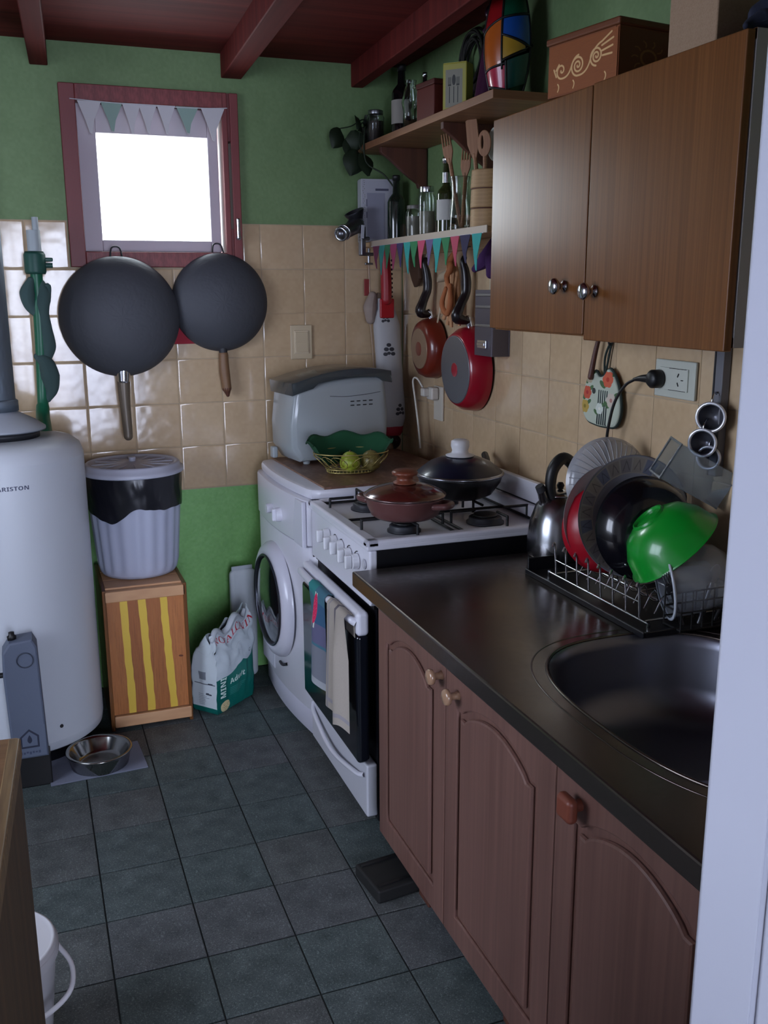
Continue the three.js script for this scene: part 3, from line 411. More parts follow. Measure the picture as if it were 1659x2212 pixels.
// pans on the stove
{
  const t = thing('lidded_saucepan', 'small reddish brown lidded pan on the front burner', 'pan', [0.918, 0.842, -2.305]);
  const br = M(0x5c3a38, 0.32);
  part(t, 'pan_body', lathe([[0, 0], [0.078, 0], [0.09, 0.008], [0.1, 0.03], [0.105, 0.052], [0.108, 0.056], [0.1, 0.056], [0.094, 0.03], [0.084, 0.01], [0, 0.006]], 56), br);
  part(t, 'rim', lathe([[0.1, 0.056], [0.109, 0.057], [0.11, 0.062], [0.1, 0.064]], 56), M(0x8f7a78, 0.25, { metalness: 0.9 }));
  const lid = part(t, 'lid', lathe([[0.108, 0.062], [0.1, 0.069], [0.075, 0.08], [0.04, 0.088], [0, 0.09]], 56), M(0x4c1d19, 0.2, { clearcoat: 0.5 }));
  part(lid, 'lid_knob', lathe([[0, 0.089], [0.03, 0.089], [0.032, 0.093], [0.022, 0.098], [0.022, 0.108], [0.034, 0.114], [0.035, 0.12], [0.028, 0.126], [0, 0.127]], 36), M(0x6e3a28, 0.35));
  for (const a of [2.3, -0.85]) part(t, 'handle', taper([[0.1, 0.04, -0.03], [0.128, 0.042, -0.018], [0.13, 0.042, 0.018], [0.1, 0.04, 0.03]], [0.008, 0.009, 0.009, 0.008], 20).rotateY(a), br);
}
{
  const t = thing('lidded_wok_pan', 'wide black pan with a dark blue lid and white knob on the back burner', 'pan', [1.16, 0.842, -2.48]);
  part(t, 'pan_body', lathe([[0, 0], [0.07, 0], [0.095, 0.012], [0.118, 0.045], [0.124, 0.064], [0.118, 0.064], [0.11, 0.045], [0.09, 0.018], [0, 0.008]], 64), M(0x17181b, 0.3));
  const lid = part(t, 'lid', lathe([[0.125, 0.072], [0.115, 0.083], [0.09, 0.102], [0.055, 0.116], [0, 0.122]], 64), M(0x14182c, 0.32, { clearcoat: 0.3 }));
  part(t, 'rim', lathe([[0.118, 0.064], [0.127, 0.065], [0.129, 0.07], [0.125, 0.0745], [0.116, 0.073]], 64), M(0x9a9ca2, 0.25, { metalness: 0.9 }));
  part(lid, 'lid_knob', lathe([[0, 0.121], [0.04, 0.119], [0.042, 0.123], [0.026, 0.128], [0.023, 0.136], [0.027, 0.15], [0.026, 0.163], [0.018, 0.168], [0, 0.169]], 36), M(0xd0d0d4, 0.35));
  part(t, 'handle', taper([[0.1, 0.05, -0.06], [0.14, 0.075, -0.11], [0.165, 0.085, -0.17]], [0.01, 0.012, 0.011], 20), m.black);
}

// ---------------------------------------------------------------- counter with sink, base cabinet
const CY = 0.75, sinkC = [1.055, -1.205], sinkR = [0.235, 0.33];
const superell = (a, b, n, k = 72) => Array.from({ length: k }, (_, i) => { const t = i / k * Math.PI * 2, c = Math.cos(t), s = Math.sin(t); return [Math.sign(c) * Math.abs(c) ** (2 / n) * a, Math.sign(s) * Math.abs(s) ** (2 / n) * b]; });
m.counter = M(0x5f5752, 0.27, { metalness: 0.85, roughnessMap: dtex(256, 256, (u, v) => 0.75 + 0.25 * nz(u, v, 7, 7, 401) + 0.2 * (nz(u, v, 60, 60, 402) - 0.5), [0.5, 0.5], false) });
m.sink = M(0x4a4a50, 0.3, { metalness: 0.9 });
{
  const t = thing('kitchen_counter', 'dark stainless worktop with a rounded sink basin', 'counter', [0, 0, 0]);
  const s = poly([[0.72, 0.8], [XR - 0.001, 0.8], [XR - 0.001, 2.16], [0.72, 2.16]], [superell(sinkR[0], sinkR[1], 2.7).map(([x, y]) => [x + sinkC[0], y - sinkC[1]])]);
  part(t, 'worktop', uvm(extrude(s, 0.04, 0.004, 4).rotateX(-Math.PI / 2).translate(0, CY - 0.04, 0)), m.counter);
  const P = [], I = [], K = 72, prof = [[1.0, 0.0], [0.985, -0.004], [0.965, -0.02], [0.93, -0.1], [0.86, -0.145], [0.7, -0.163], [0.4, -0.168], [0.12, -0.172], [0, -0.172]];
  prof.forEach(([f, y]) => { superell(sinkR[0] * f + 0.0001, sinkR[1] * f + 0.0001, 2.7 - (1 - f) * 0.6, K).forEach(([x, z]) => P.push(x, y, z)); });
  for (let j = 0; j < prof.length - 1; j++) for (let i = 0; i < K; i++) { const a = j * K + i, b = j * K + (i + 1) % K, c = a + K, d = b + K; I.push(a, c, b, b, c, d); }
  const g = new THREE.BufferGeometry(); g.setAttribute('position', new THREE.Float32BufferAttribute(P, 3)); g.setIndex(I); g.computeVertexNormals();
  const b = part(t, 'sink_basin', g, M(0x70727e, 0.33, { metalness: 0.85, side: THREE.DoubleSide }), [sinkC[0], CY - 0.001, sinkC[1]]);
  const ring = (a, bb, y, r) => tube(superell(a, bb, 2.7, 60).map(([x, z]) => [x, y, z]), r, 160, 8, true);
  part(b, 'sink_rim', ring(sinkR[0] + 0.004, sinkR[1] + 0.004, 0.001, 0.003), m.counter);
  part(b, 'outer_bead', ring(sinkR[0] + 0.03, sinkR[1] + 0.03, 0.0005, 0.0018), m.counter);
  part(b, 'drain', lathe([[0, -0.165], [0.02, -0.166], [0.035, -0.165], [0.038, -0.168], [0.036, -0.175], [0, -0.175]], 36), m.chrome);
  part(t, 'back_upstand', span(XR - 0.012, XR - 0.001, CY, CY + 0.03, -2.16, -0.8, 0.003), m.counter);
}
{
  const t = thing('base_cabinet', 'pinkish wooden base cabinet with arched panel doors under the worktop', 'cabinet', [0.78, 0, -0.8]);
  const dw = m.doorWood, Lz = -1.29;
  part(t, 'carcass', merge([span(0, 0.57, 0.1, 0.705, Lz, Lz + 0.018), span(0, 0.57, 0.1, 0.705, -0.018, 0), span(0, 0.57, 0.1, 0.118, Lz + 0.018, -0.018), span(0.56, 0.57, 0.118, 0.705, Lz + 0.018, -0.018)]), M(0xffffff, 0.6, { map: m.doorWood.map }));
  part(t, 'plinth', span(0.06, 0.55, 0, 0.1, Lz + 0.01, -0.02), M(0x17120f, 0.8));
  for (const [x, z] of [[0.03, -1.06], [0.03, -0.62], [0.03, -0.1]]) part(t, 'leg', uvm(span(x - 0.02, x + 0.025, 0, 0.1, z - 0.03, z + 0.03, 0.003)), m.darkWood);
  const y0 = 0.066, y1 = 0.701;
  const doorGeo = (w) => {                                                     // local: x from 0 to w, y, faces +z
    const fr = 0.058, A = [], n = 20, topY = y1 - 0.098, cx = w / 2, hw = w / 2 - fr;
    const arch = (inset) => { const q = [[cx - hw + inset, y0 + 0.062 + inset], [cx + hw - inset, y0 + 0.062 + inset], [cx + hw - inset, topY - inset * 0.6]]; for (let k = 0; k <= n; k++) { const a = k / n, x = cx + (hw - inset - 0.018) * (1 - 2 * a); q.push([x, topY - inset * 0.6 + 0.042 * Math.sin(Math.PI * a) ** 0.75]); } q.push([cx - hw + inset, topY - inset * 0.6]); return q; };
    const slab = span(0, w, y0, y1, 0, 0.013), frame = extrude(poly([[0, y0], [w, y0], [w, y1], [0, y1]], [arch(0)]), 0.009, 0.0035, 6).translate(0, 0, 0.011), panel = extrude(poly(arch(0.017)), 0.008, 0.0055, 6).translate(0, 0, 0.011);
    return [uvm(merge([slab, frame])), uvm(panel)];
  };
  [[-1.285, 0.404, -0.9, 0], [-0.878, 0.44, -0.818, 0], [-0.435, 0.43, -0.362, 1]].forEach(([z, w, kz, brown], i) => {
    const [a, b] = doorGeo(w), d = part(t, 'door', a, dw, [0, 0, z], [0, -Math.PI / 2, 0]);
    part(d, 'raised_panel', b, dw);
    if (!brown) part(d, 'knob', lathe([[0, 0], [0.011, 0], [0.0075, 0.008], [0.0075, 0.017], [0.016, 0.022], [0.0175, 0.028], [0.014, 0.033], [0, 0.035]], 28).rotateX(Math.PI / 2), M(0xa07e64, 0.25, { clearcoat: 0.7 }), [kz - z, [0.648, 0.637][i], 0.019], null, 'pale varnished knob');
    else part(d, 'knob', merge([cyl(0.01, 0.01, 0.016, 18).rotateX(Math.PI / 2).translate(0, 0, 0.008), new RoundedBoxGeometry(0.042, 0.042, 0.02, 4, 0.009).translate(0, 0, 0.025)]), M(0xffffff, 0.45, { map: woodTex(0x6a3626, 0x824534, 411, [0.05, 0.1], 8) }), [kz - z, 0.642, 0.019], null, 'square brown wooden knob');
  });
}
{
  const t = thing('plastic_block', 'dark plastic block lying on the floor by the cabinet foot', 'block', [0.735, 0, -1.955], 0.12);
  part(t, 'block_body', box(0.12, 0.035, 0.13, 0.006), M(0x121212, 0.7), [0, 0.018, 0]); part(t, 'foot', merge([span(-0.055, -0.04, 0, 0.004, -0.05, 0.05), span(0.04, 0.055, 0, 0.004, -0.05, 0.05)]), m.black); for (const z of [-0.046, 0.046]) part(t, 'ridge', span(-0.05, 0.05, 0.034, 0.038, z - 0.004, z + 0.004), m.black);
}
// ---------------------------------------------------------------- wall cabinet and what stands on it
{
  const t = thing('wall_cabinet', 'brown wooden wall cabinet with two flat doors and round metal knobs', 'cabinet', [1.06, 1.337, -2.11]);
  const W = 0.842, Hh = 0.478, D = XR - 1.06 - 0.001, cw = m.cabinetWood;
  part(t, 'carcass', uvm(merge([span(0.017, D, 0, 0.016, 0, W), span(0.017, D, Hh - 0.016, Hh, 0, W), span(0.017, D, 0.016, Hh - 0.016, 0, 0.016), span(D - 0.008, D, 0.016, Hh - 0.016, 0.016, W - 0.016)])), cw);
  part(t, 'side_panel', span(0.017, D, 0, Hh, W - 0.0155, W + 0.0005, 0.001), M(0x9d9a98, 0.5), null, null, 'greyish end panel');
  const d1 = part(t, 'door', uvm(span(0, 0.016, 0.004, Hh - 0.004, 0.001, 0.416, 0.0025)), cw), d2 = part(t, 'door', uvm(span(0, 0.016, -0.006, Hh - 0.002, 0.42, W - 0.001, 0.0025), false, 0.13, 0.4), cw);
  const kg = lathe([[0, 0], [0.011, 0], [0.012, 0.003], [0.006, 0.006], [0.006, 0.014], [0.012, 0.018], [0.0165, 0.024], [0.0165, 0.028], [0.012, 0.033], [0, 0.035]], 32).rotateZ(Math.PI / 2);
  part(d1, 'knob', kg, m.chrome, [0, 0.1, 0.342]); part(d2, 'knob', kg, m.chrome, [0, 0.09, 0.456]);
}
{   // painted box
  const t = thing('painted_wooden_box', 'brown wooden box with cream spiral ornament on top of the wall cabinet', 'box', [1.1, 1.816, -1.672], 0.17);
  const base = '#8b4c22', orn = ctex(768, 384, (g, w, h) => {
    g.fillStyle = base; g.fillRect(0, 0, w, h); for (let i = 0; i < 500; i++) { g.fillStyle = i % 2 ? 'rgba(50,20,5,.07)' : 'rgba(210,130,60,.07)'; g.fillRect(H(i, 1, 6) * w, H(i, 2, 6) * h, 60, 2); }
    g.strokeStyle = '#d8b078'; g.lineCap = 'round'; g.lineWidth = 15;
    const sp = (cx, cy, r, turns, dir) => { g.beginPath(); for (let k = 0; k <= 60; k++) { const a = k / 60 * turns * 6.283, q = r * (1 - k / 66); g.lineTo(cx + dir * q * Math.cos(a + 1.6), cy + q * Math.sin(a + 1.6)); } g.stroke(); };
    sp(340, 195, 78, 2.2, 1); sp(545, 165, 72, 2.2, 1); sp(150, 200, 62, 1.2, 1);
    g.beginPath(); g.moveTo(340, 272); g.quadraticCurveTo(430, 280, 470, 200); g.quadraticCurveTo(510, 90, 600, 70); g.stroke(); g.beginPath(); g.moveTo(150, 262); g.quadraticCurveTo(235, 270, 265, 190); g.quadraticCurveTo(290, 125, 345, 117); g.stroke();
    for (const [a, b, c, d] of [[600, 70, 700, 20], [600, 100, 720, 66], [600, 140, 715, 120], [610, 175, 710, 176], [85, 190, 120, 150], [90, 240, 60, 180]]) { g.beginPath(); g.moveTo(a, b); g.lineTo(c, d); g.stroke(); }
    g.lineWidth = 12; for (const x of [110, 290, 640]) { g.beginPath(); g.moveTo(x, 300); g.quadraticCurveTo(x + 26, 322, x + 2, 358); g.stroke(); }
  }), sun = ctex(512, 384, (g, w, h) => { g.fillStyle = '#6e3c1e'; g.fillRect(0, 0, w, h); g.strokeStyle = 'rgba(176,128,70,.55)'; g.lineWidth = 16; g.beginPath(); g.arc(w * 0.42, h * 0.52, 56, 0, 7); g.stroke(); g.lineWidth = 10; for (let k = 0; k < 10; k++) { const a = k * 0.628; g.beginPath(); g.moveTo(w * 0.42 + 78 * Math.cos(a), h * 0.52 + 78 * Math.sin(a)); g.quadraticCurveTo(w * 0.42 + 110 * Math.cos(a + 0.2), h * 0.52 + 110 * Math.sin(a + 0.2), w * 0.42 + 128 * Math.cos(a - 0.05), h * 0.52 + 128 * Math.sin(a - 0.05)); g.stroke(); } });
  const bw = M(0x7d431f, 0.5), Wz = 0.205, Wx = 0.185, Hh = 0.1;
  part(t, 'box_body', merge([span(0.001, Wx, 0, Hh, -Wz, -Wz + 0.01), span(0.002, Wx, 0, Hh, -0.011, -0.001), span(0.001, 0.012, 0, Hh, -Wz + 0.01, -0.01), span(Wx - 0.01, Wx, 0, Hh, -Wz + 0.01, -0.01), span(0.01, Wx - 0.01, 0, 0.008, -Wz + 0.01, -0.01)]), bw);
  part(t, 'ornament_panel', new THREE.PlaneGeometry(Wz - 0.006, Hh - 0.006).rotateY(-Math.PI / 2), M(0xffffff, 0.5, { map: orn }), [0, Hh / 2, -Wz / 2], null, 'brown panel with cream spirals');
  part(t, 'sun_panel', new THREE.PlaneGeometry(Wx - 0.006, Hh - 0.006), M(0xffffff, 0.55, { map: sun }), [Wx / 2, Hh / 2, 0], null, 'darker panel with a faint sun');
  part(t, 'lid', span(-0.005, Wx + 0.004, Hh, Hh + 0.014, -Wz - 0.004, 0.005, 0.004), M(0x6b3a1d, 0.5));
  const t2 = thing('small_brown_box', 'small dark brown box behind the painted box on the wall cabinet', 'box', [1.31, 1.816, -1.66], 0.1);
  part(t2, 'box_body', span(-0.03, 0.03, 0, 0.082, -0.05, 0.05, 0.003), M(0x5a331d, 0.55)); part(t2, 'lid', span(-0.033, 0.033, 0.082, 0.098, -0.053, 0.053, 0.004), M(0x4f2b18, 0.5));
}
{
  const t = thing('cardboard_carton', 'open tan cardboard carton at the right end of the wall cabinet top', 'carton', [1.085, 1.816, -1.43], 0.12);
  const cm = M(0xffffff, 0.85, { map: speck(0x9a8066, 0.05, 421, [0.2, 0.2], 50) });
  part(t, 'carton_body', span(0, 0.16, 0, 0.095, -0.06, 0.05, 0.003), cm); part(t, 'flap', box(0.08, 0.003, 0.11, 0.001), cm, [0.02, 0.112, -0.006], [0, 0, -0.3]); part(t, 'flap', box(0.08, 0.003, 0.11, 0.001), cm, [0.13, 0.113, -0.006], [0, 0, 0.35]);
  const b = thing('navy_cloth_bundle', 'dark navy cloth bundle next to the cardboard carton', 'cloth', [1.165, 1.816, -1.318]);
  const g = new THREE.SphereGeometry(0.055, 40, 28), P = g.attributes.position; for (let i = 0; i < P.count; i++) { const x = P.getX(i), y = P.getY(i), z = P.getZ(i), n = 1 + (noise(x * 30 + 9, y * 30 + z * 24 + 9, 99, 99, 431) - 0.5) * 0.5; P.setXYZ(i, x * n, Math.max(y * n * 0.9, -0.029), z * n * 0.8); } g.computeVertexNormals();
  part(b, 'cloth_fold', g, M(0x22273a, 0.95), [0, 0.03, 0]); part(b, 'hanging_fold', taper([[-0.045, 0.02, 0.01], [-0.07, 0.012, 0.012], [-0.085, 0.008, 0.02]], [0.018, 0.012, 0.005], 14), M(0x22273a, 0.95));
  const gl = thing('grey_side_strip', 'thin grey strip running down the wall beside the end panel', 'strip', [1.345, 1.045, -1.615]);
  part(gl, 'strip_board', span(-0.004, 0.016, 0, 0.28, -0.012, 0.012, 0.002), M(0x6f6f75, 0.6)); part(gl, 'strip_edge', span(-0.006, -0.003, 0, 0.28, -0.014, -0.01), m.darkGrey);
}
// ---------------------------------------------------------------- outlet, plug, pot holder, rings, switch
{
  const t = thing('wall_outlet', 'white double wall outlet above the dish rack', 'outlet', [XR - 0.001, 1.234, -1.776]);
  part(t, 'plate', box(0.008, 0.084, 0.142, 0.003), M(0xbfc3b8, 0.4), [-0.004, 0, 0]); part(t, 'insert', box(0.004, 0.05, 0.1, 0.001), M(0xc4c8bd, 0.35), [-0.0095, 0, 0.0]);
  const sl = []; for (const a of [0.5, -0.5]) sl.push(box(0.002, 0.009, 0.0025, 0).rotateX(a).translate(-0.0118, a * 0.02, 0.018)); sl.push(box(0.002, 0.002, 0.007, 0).translate(-0.0118, 0, 0.032)); sl.push(box(0.001, 0.0012, 0.06, 0).translate(-0.0115, 0.024, 0.015), box(0.001, 0.0012, 0.06, 0).translate(-0.0115, -0.024, 0.015)); part(t, 'socket_slots', merge(sl), m.black);
  const p = thing('black_plug', 'black plug with its cable in the wall outlet', 'plug', [XR - 0.013, 1.232, -1.822]);
  part(p, 'plug_body', merge([lathe([[0, 0], [0.019, 0], [0.021, 0.004], [0.021, 0.022], [0.014, 0.03], [0, 0.031]], 32).rotateZ(Math.PI / 2), taper([[-0.02, 0, -0.01], [-0.024, -0.002, -0.04], [-0.026, -0.006, -0.062]], [0.011, 0.008, 0.004], 14)]), m.black);
  part(p, 'cable', tube([[-0.026, -0.006, -0.06], [-0.03, -0.022, -0.09], [-0.036, -0.06, -0.118], [-0.038, -0.11, -0.135], [-0.034, -0.17, -0.15], [-0.02, -0.25, -0.16], [-0.01, -0.32, -0.18]], 0.0036, 50, 8), m.black);
}
{
  const t = thing('pot_holder', 'floral mint pot holder with dark piping hanging below the wall cabinet', 'pot holder', [XR - 0.012, 1.168, -2.05]);
  const out = [[-0.03, 0.062], [-0.06, 0.045], [-0.078, 0.0], [-0.082, -0.035], [-0.06, -0.064], [-0.02, -0.072], [0.03, -0.072], [0.068, -0.066], [0.086, -0.035], [0.08, 0.01], [0.06, 0.05], [0.03, 0.072], [0.012, 0.055], [-0.01, 0.05]];
  const sm = new THREE.CatmullRomCurve3(out.map(([x, y]) => V(x, y, 0)), true).getPoints(70).map(p => [p.x, p.y]), g = extrude(poly(sm), 0.016, 0.006, 4), P = g.attributes.position, u = g.attributes.uv;
  for (let i = 0; i < P.count; i++) u.setXY(i, (P.getX(i) + 0.09) / 0.18, (P.getY(i) + 0.08) / 0.16);
  const tex = ctex(512, 512, (c, w, h) => {
    c.fillStyle = '#b7bfae'; c.fillRect(0, 0, w, h); const fl = (x, y, r, col, mid) => { c.fillStyle = '#4d6b46'; c.beginPath(); c.ellipse(x - r, y + r * 0.7, r * 0.7, r * 0.35, 0.6, 0, 7); c.fill(); c.beginPath(); c.ellipse(x + r, y - r * 0.8, r * 0.6, r * 0.3, -0.6, 0, 7); c.fill(); c.fillStyle = col; for (let k = 0; k < 6; k++) { c.beginPath(); c.arc(x + r * 0.55 * Math.cos(k * 1.05), y + r * 0.55 * Math.sin(k * 1.05), r * 0.52, 0, 7); c.fill(); } c.fillStyle = mid; c.beginPath(); c.arc(x, y, r * 0.3, 0, 7); c.fill(); };
    c.fillStyle = '#1f2b2c'; for (let k = 0; k < 5; k++) { c.beginPath(); c.moveTo(240 + k * 26, 200); c.lineTo(252 + k * 26, 200); c.lineTo(244 + k * 26, 480); c.lineTo(226 + k * 26, 480); c.fill(); }
    fl(95, 235, 52, '#c4573f', '#a33'); fl(350, 110, 62, '#cb6045', '#b23b2b'); fl(70, 350, 52, '#b69a4c', '#8a7a30'); fl(260, 350, 44, '#cfd6cc', '#e6e6da'); fl(400, 270, 56, '#c9bcae', '#b07f74'); fl(120, 110, 46, '#a99d84', '#7a6c50'); c.fillStyle = '#3a3f3a'; c.beginPath(); c.arc(180, 215, 24, 0, 7); c.fill();
  });
  part(t, 'pad', g.rotateY(-Math.PI / 2), M(0xffffff, 0.9, { map: tex }), [0.006, 0, 0]);
  part(t, 'piping', tube(sm.filter((_, i) => i % 3 === 0).map(([x, y]) => [-0.002, y, x]), 0.004, 110, 8, true), M(0x24312c, 0.8));
  part(t, 'hanging_loop', tube([[0, 0.055, 0.005], [0.004, 0.1, 0.012], [0.003, 0.135, 0.02], [0.004, 0.1, -0.004], [0, 0.055, 0.002]], 0.003, 30, 6), M(0x24312c, 0.8));
  part(t, 'hook', tube([[0.006, 0.16, 0.02], [-0.004, 0.14, 0.02], [0, 0.128, 0.02], [0.008, 0.135, 0.02]], 0.0025, 16, 6), m.darkGrey);
  const s = thing('wooden_stick', 'thin brown wooden stick hanging in front of the floral pot holder', 'stick', [XR - 0.028, 1.215, -2.085]);
  part(s, 'stick_shaft', taper([[0, 0, 0.0], [0.004, 0.055, 0.008], [0.008, 0.1, 0.018]], [0.0075, 0.0065, 0.0055], 14), m.darkWood); part(s, 'stick_loop', tube([[0.008, 0.1, 0.018], [0.012, 0.125, 0.024], [0.014, 0.1, 0.03], [0.008, 0.1, 0.018]], 0.0015, 20, 6), m.black);
}
{
  const mk = (name, label, y, z, x, r) => { const t = thing(name, label, 'cup', [XR - x, y, z], -1.0, 'hanging metal cups'); const g = lathe([[0, -0.028], [r * 0.8, -0.028], [r * 0.9, -0.02], [r, 0.0], [r * 0.93, 0.0], [r * 0.82, -0.02], [0, -0.024]], 36).rotateX(Math.PI / 2); part(t, 'cup_body', g, M(0x55565e, 0.35, { metalness: 0.6 })); part(t, 'rim', new THREE.TorusGeometry(r * 0.97, 0.0035, 10, 40), M(0xd5d6dc, 0.25, { metalness: 0.5 })); part(t, 'cup_hook', tube([[0, r, 0], [0, r + 0.012, -0.004], [0, r + 0.02, -0.02], [0, r + 0.014, -0.03]], 0.002, 14, 6), m.chrome); return t; };
  mk('measuring_cup', 'upper small dark cup with bright rim hanging by the white jamb', 1.172, -1.602, 0.045, 0.03);
  mk('measuring_cup', 'middle small dark cup with bright rim hanging by the white jamb', 1.118, -1.61, 0.055, 0.0285);
  mk('measuring_cup', 'lowest and smallest hanging cup, hidden behind the middle one', 1.085, -1.612, 0.035, 0.024);
}
{
  const t = thing('light_switch', 'ivory double light switch plate on the tiled back wall', 'switch', [0.961, 1.245, ZB + 0.001]);
  const iv = M(0xc7b596, 0.4); part(t, 'plate', box(0.082, 0.124, 0.008, 0.003), iv, [0, 0, 0.004]); part(t, 'frame', box(0.056, 0.084, 0.004, 0.0015), M(0xd0bfa2, 0.35), [0, 0, 0.0095]);
  part(t, 'rocker', box(0.048, 0.036, 0.005, 0.0015), iv, [0, 0.019, 0.0115], [0.05, 0, 0]); part(t, 'rocker', box(0.048, 0.036, 0.005, 0.0015), iv, [0, -0.019, 0.0115], [-0.05, 0, 0]);
  const s = thing('white_socket', 'narrow white socket with an adapter and white cable low on the right wall', 'outlet', [XR - 0.001, 1.04, -3.085]);
  part(s, 'plate', box(0.008, 0.12, 0.075, 0.003), M(0xc9c2b4, 0.45), [-0.004, 0, 0]);
  const a = thing('white_adapter', 'white plug adapter with a white cable in the narrow socket', 'plug', [XR - 0.009, 1.075, -3.095]);
  part(a, 'adapter_body', merge([box(0.03, 0.045, 0.05, 0.008).translate(-0.016, 0, 0), box(0.025, 0.03, 0.03, 0.006).translate(-0.04, 0.004, -0.012)]), M(0xc9c4bb, 0.4));
  part(a, 'cable', tube([[-0.045, 0.02, -0.02], [-0.055, 0.05, -0.05], [-0.06, 0.04, -0.075], [-0.05, -0.03, -0.078], [-0.045, -0.12, -0.06], [-0.045, -0.2, -0.04]], 0.0035, 44, 8), M(0xd0ccc2, 0.5));
}

// ---------------------------------------------------------------- woks in front of the window
{
  const wok = (name, label, p, r, depth, handle) => {
    const t = thing(name, label, 'wok', p), o = [], n = 22, iron = M(0x484a50, 0.6, { metalness: 0.25, bumpMap: bumpNoise(501, 30, [1, 1]), bumpScale: 0.0008 });
    for (let k = 0; k <= n; k++) { const a = k / n * Math.PI / 2; o.push([r * Math.sin(a), depth * (1 - (1 - Math.cos(a)) ** 1.0)]); }
    for (let k = n; k >= 0; k--) { const a = k / n * Math.PI / 2; o.push([(r - 0.003) * Math.sin(a), (depth - 0.003) * Math.cos(a)]); }
    part(t, 'wok_bowl', lathe(o, 80).rotateX(Math.PI / 2), iron);
    part(t, 'hanging_ring', tube([[-0.02, r - 0.004, 0.0], [-0.012, r + 0.028, -0.012], [0.012, r + 0.028, -0.012], [0.02, r - 0.004, 0.0]], 0.003, 20, 6), m.darkGrey);
    handle(t, r); return t;
  };
  wok('large_wok', 'larger dark wok hanging upside down left below the window', [0.317, 1.345, ZB + 0.04], 0.2, 0.085, (t, r) => {
    part(t, 'handle', merge([taper([[-0.003, -r + 0.012, 0.012], [-0.005, -r - 0.06, 0.018], [-0.001, -r - 0.205, 0.022]], [0.023, 0.018, 0.0155], 24, 16)]), M(0x6e6355, 0.4, { metalness: 0.2 }), null, null, 'metal stick handle');
    part(t, 'ferrule', taper([[-0.003, -r + 0.02, 0.014], [-0.004, -r - 0.012, 0.016]], [0.025, 0.022], 10, 16), m.chrome);
    part(t, 'rivets', merge([[-0.018, 0.03], [0.012, 0.03], [-0.018, 0.012], [0.014, 0.012]].map(([x, y]) => new THREE.SphereGeometry(0.004, 10, 8).translate(x, -r + y + 0.012, 0.032))), m.chrome);
  });
  wok('small_wok', 'smaller dark wok with a wooden handle hanging right of the large wok', [0.665, 1.39, ZB + 0.013], 0.17, 0.075, (t, r) => {
    part(t, 'handle', taper([[0.002, -r - 0.012, 0.014], [0.002, -r - 0.06, 0.016], [0.008, -r - 0.13, 0.018]], [0.017, 0.019, 0.017], 20, 14), M(0xffffff, 0.5, { map: woodTex(0x6f5238, 0x8d6a4a, 511, [0.05, 0.2], 9) }), null, null, 'wooden handle');
    part(t, 'handle_tip', taper([[0.008, -r - 0.13, 0.018], [0.011, -r - 0.155, 0.018]], [0.0172, 0.007], 8, 12), m.darkWood, null, null, 'dark handle tip');
    part(t, 'ferrule', taper([[0.001, -r + 0.012, 0.012], [0.002, -r - 0.018, 0.015]], [0.016, 0.014], 8, 14), m.darkGrey);
  });
  const c = thing('red_cloth', 'small red cloth hanging on the tiles between the two woks', 'cloth', [0.53, 1.33, ZB + 0.0055]);
  part(c, 'cloth_sheet', box(0.1, 0.14, 0.005, 0.002), M(0x9c2a38, 0.9), [0, -0.012, 0]); part(c, 'loop', tube([[-0.012, 0.058, 0], [0, 0.08, 0], [0.012, 0.058, 0]], 0.002, 12, 6), m.pinkRed);
}
function pennantGeo(w, h, s) { const g = extrude(poly([[-w / 2, 0], [w / 2, 0], [w * 0.14, -h * 0.62], [w * 0.05, -h], [-w * 0.06, -h * 0.97], [-w * 0.2, -h * 0.6]]), 0.0012, 0), P = g.attributes.position; for (let i = 0; i < P.count; i++) { const d = -P.getY(i) / h; P.setZ(i, P.getZ(i) + Math.sin(d * 3 + s) * 0.004 * d); } g.computeVertexNormals(); return g; }
{
  const t = thing('window_bunting', 'pale paper bunting strung along the top of the window sash', 'bunting', [0, 2.03, ZB + 0.004]);
  part(t, 'string', tube([[0.205, 0.004, 0.022], [0.3, 0.0, 0.022], [0.46, -0.004, 0.022], [0.62, -0.002, 0.022], [0.715, 0.003, 0.022]], 0.0015, 30, 6), m.whiteMatt);
  const pw = M(0xc9c6c8, 0.9), pg = M(0x8fa79c, 0.9);
  [[0.265, 0.075, 0.1, 0], [0.335, 0.07, 0.09, 1], [0.398, 0.06, 0.095, 0], [0.45, 0.06, 0.09, 0], [0.51, 0.06, 0.09, 0], [0.58, 0.075, 0.085, 1], [0.665, 0.08, 0.105, 0]].forEach(([x, w, h, g], i) => part(t, 'pennant', pennantGeo(w, h, i), g ? pg : pw, [x, 0, 0.021]));
}
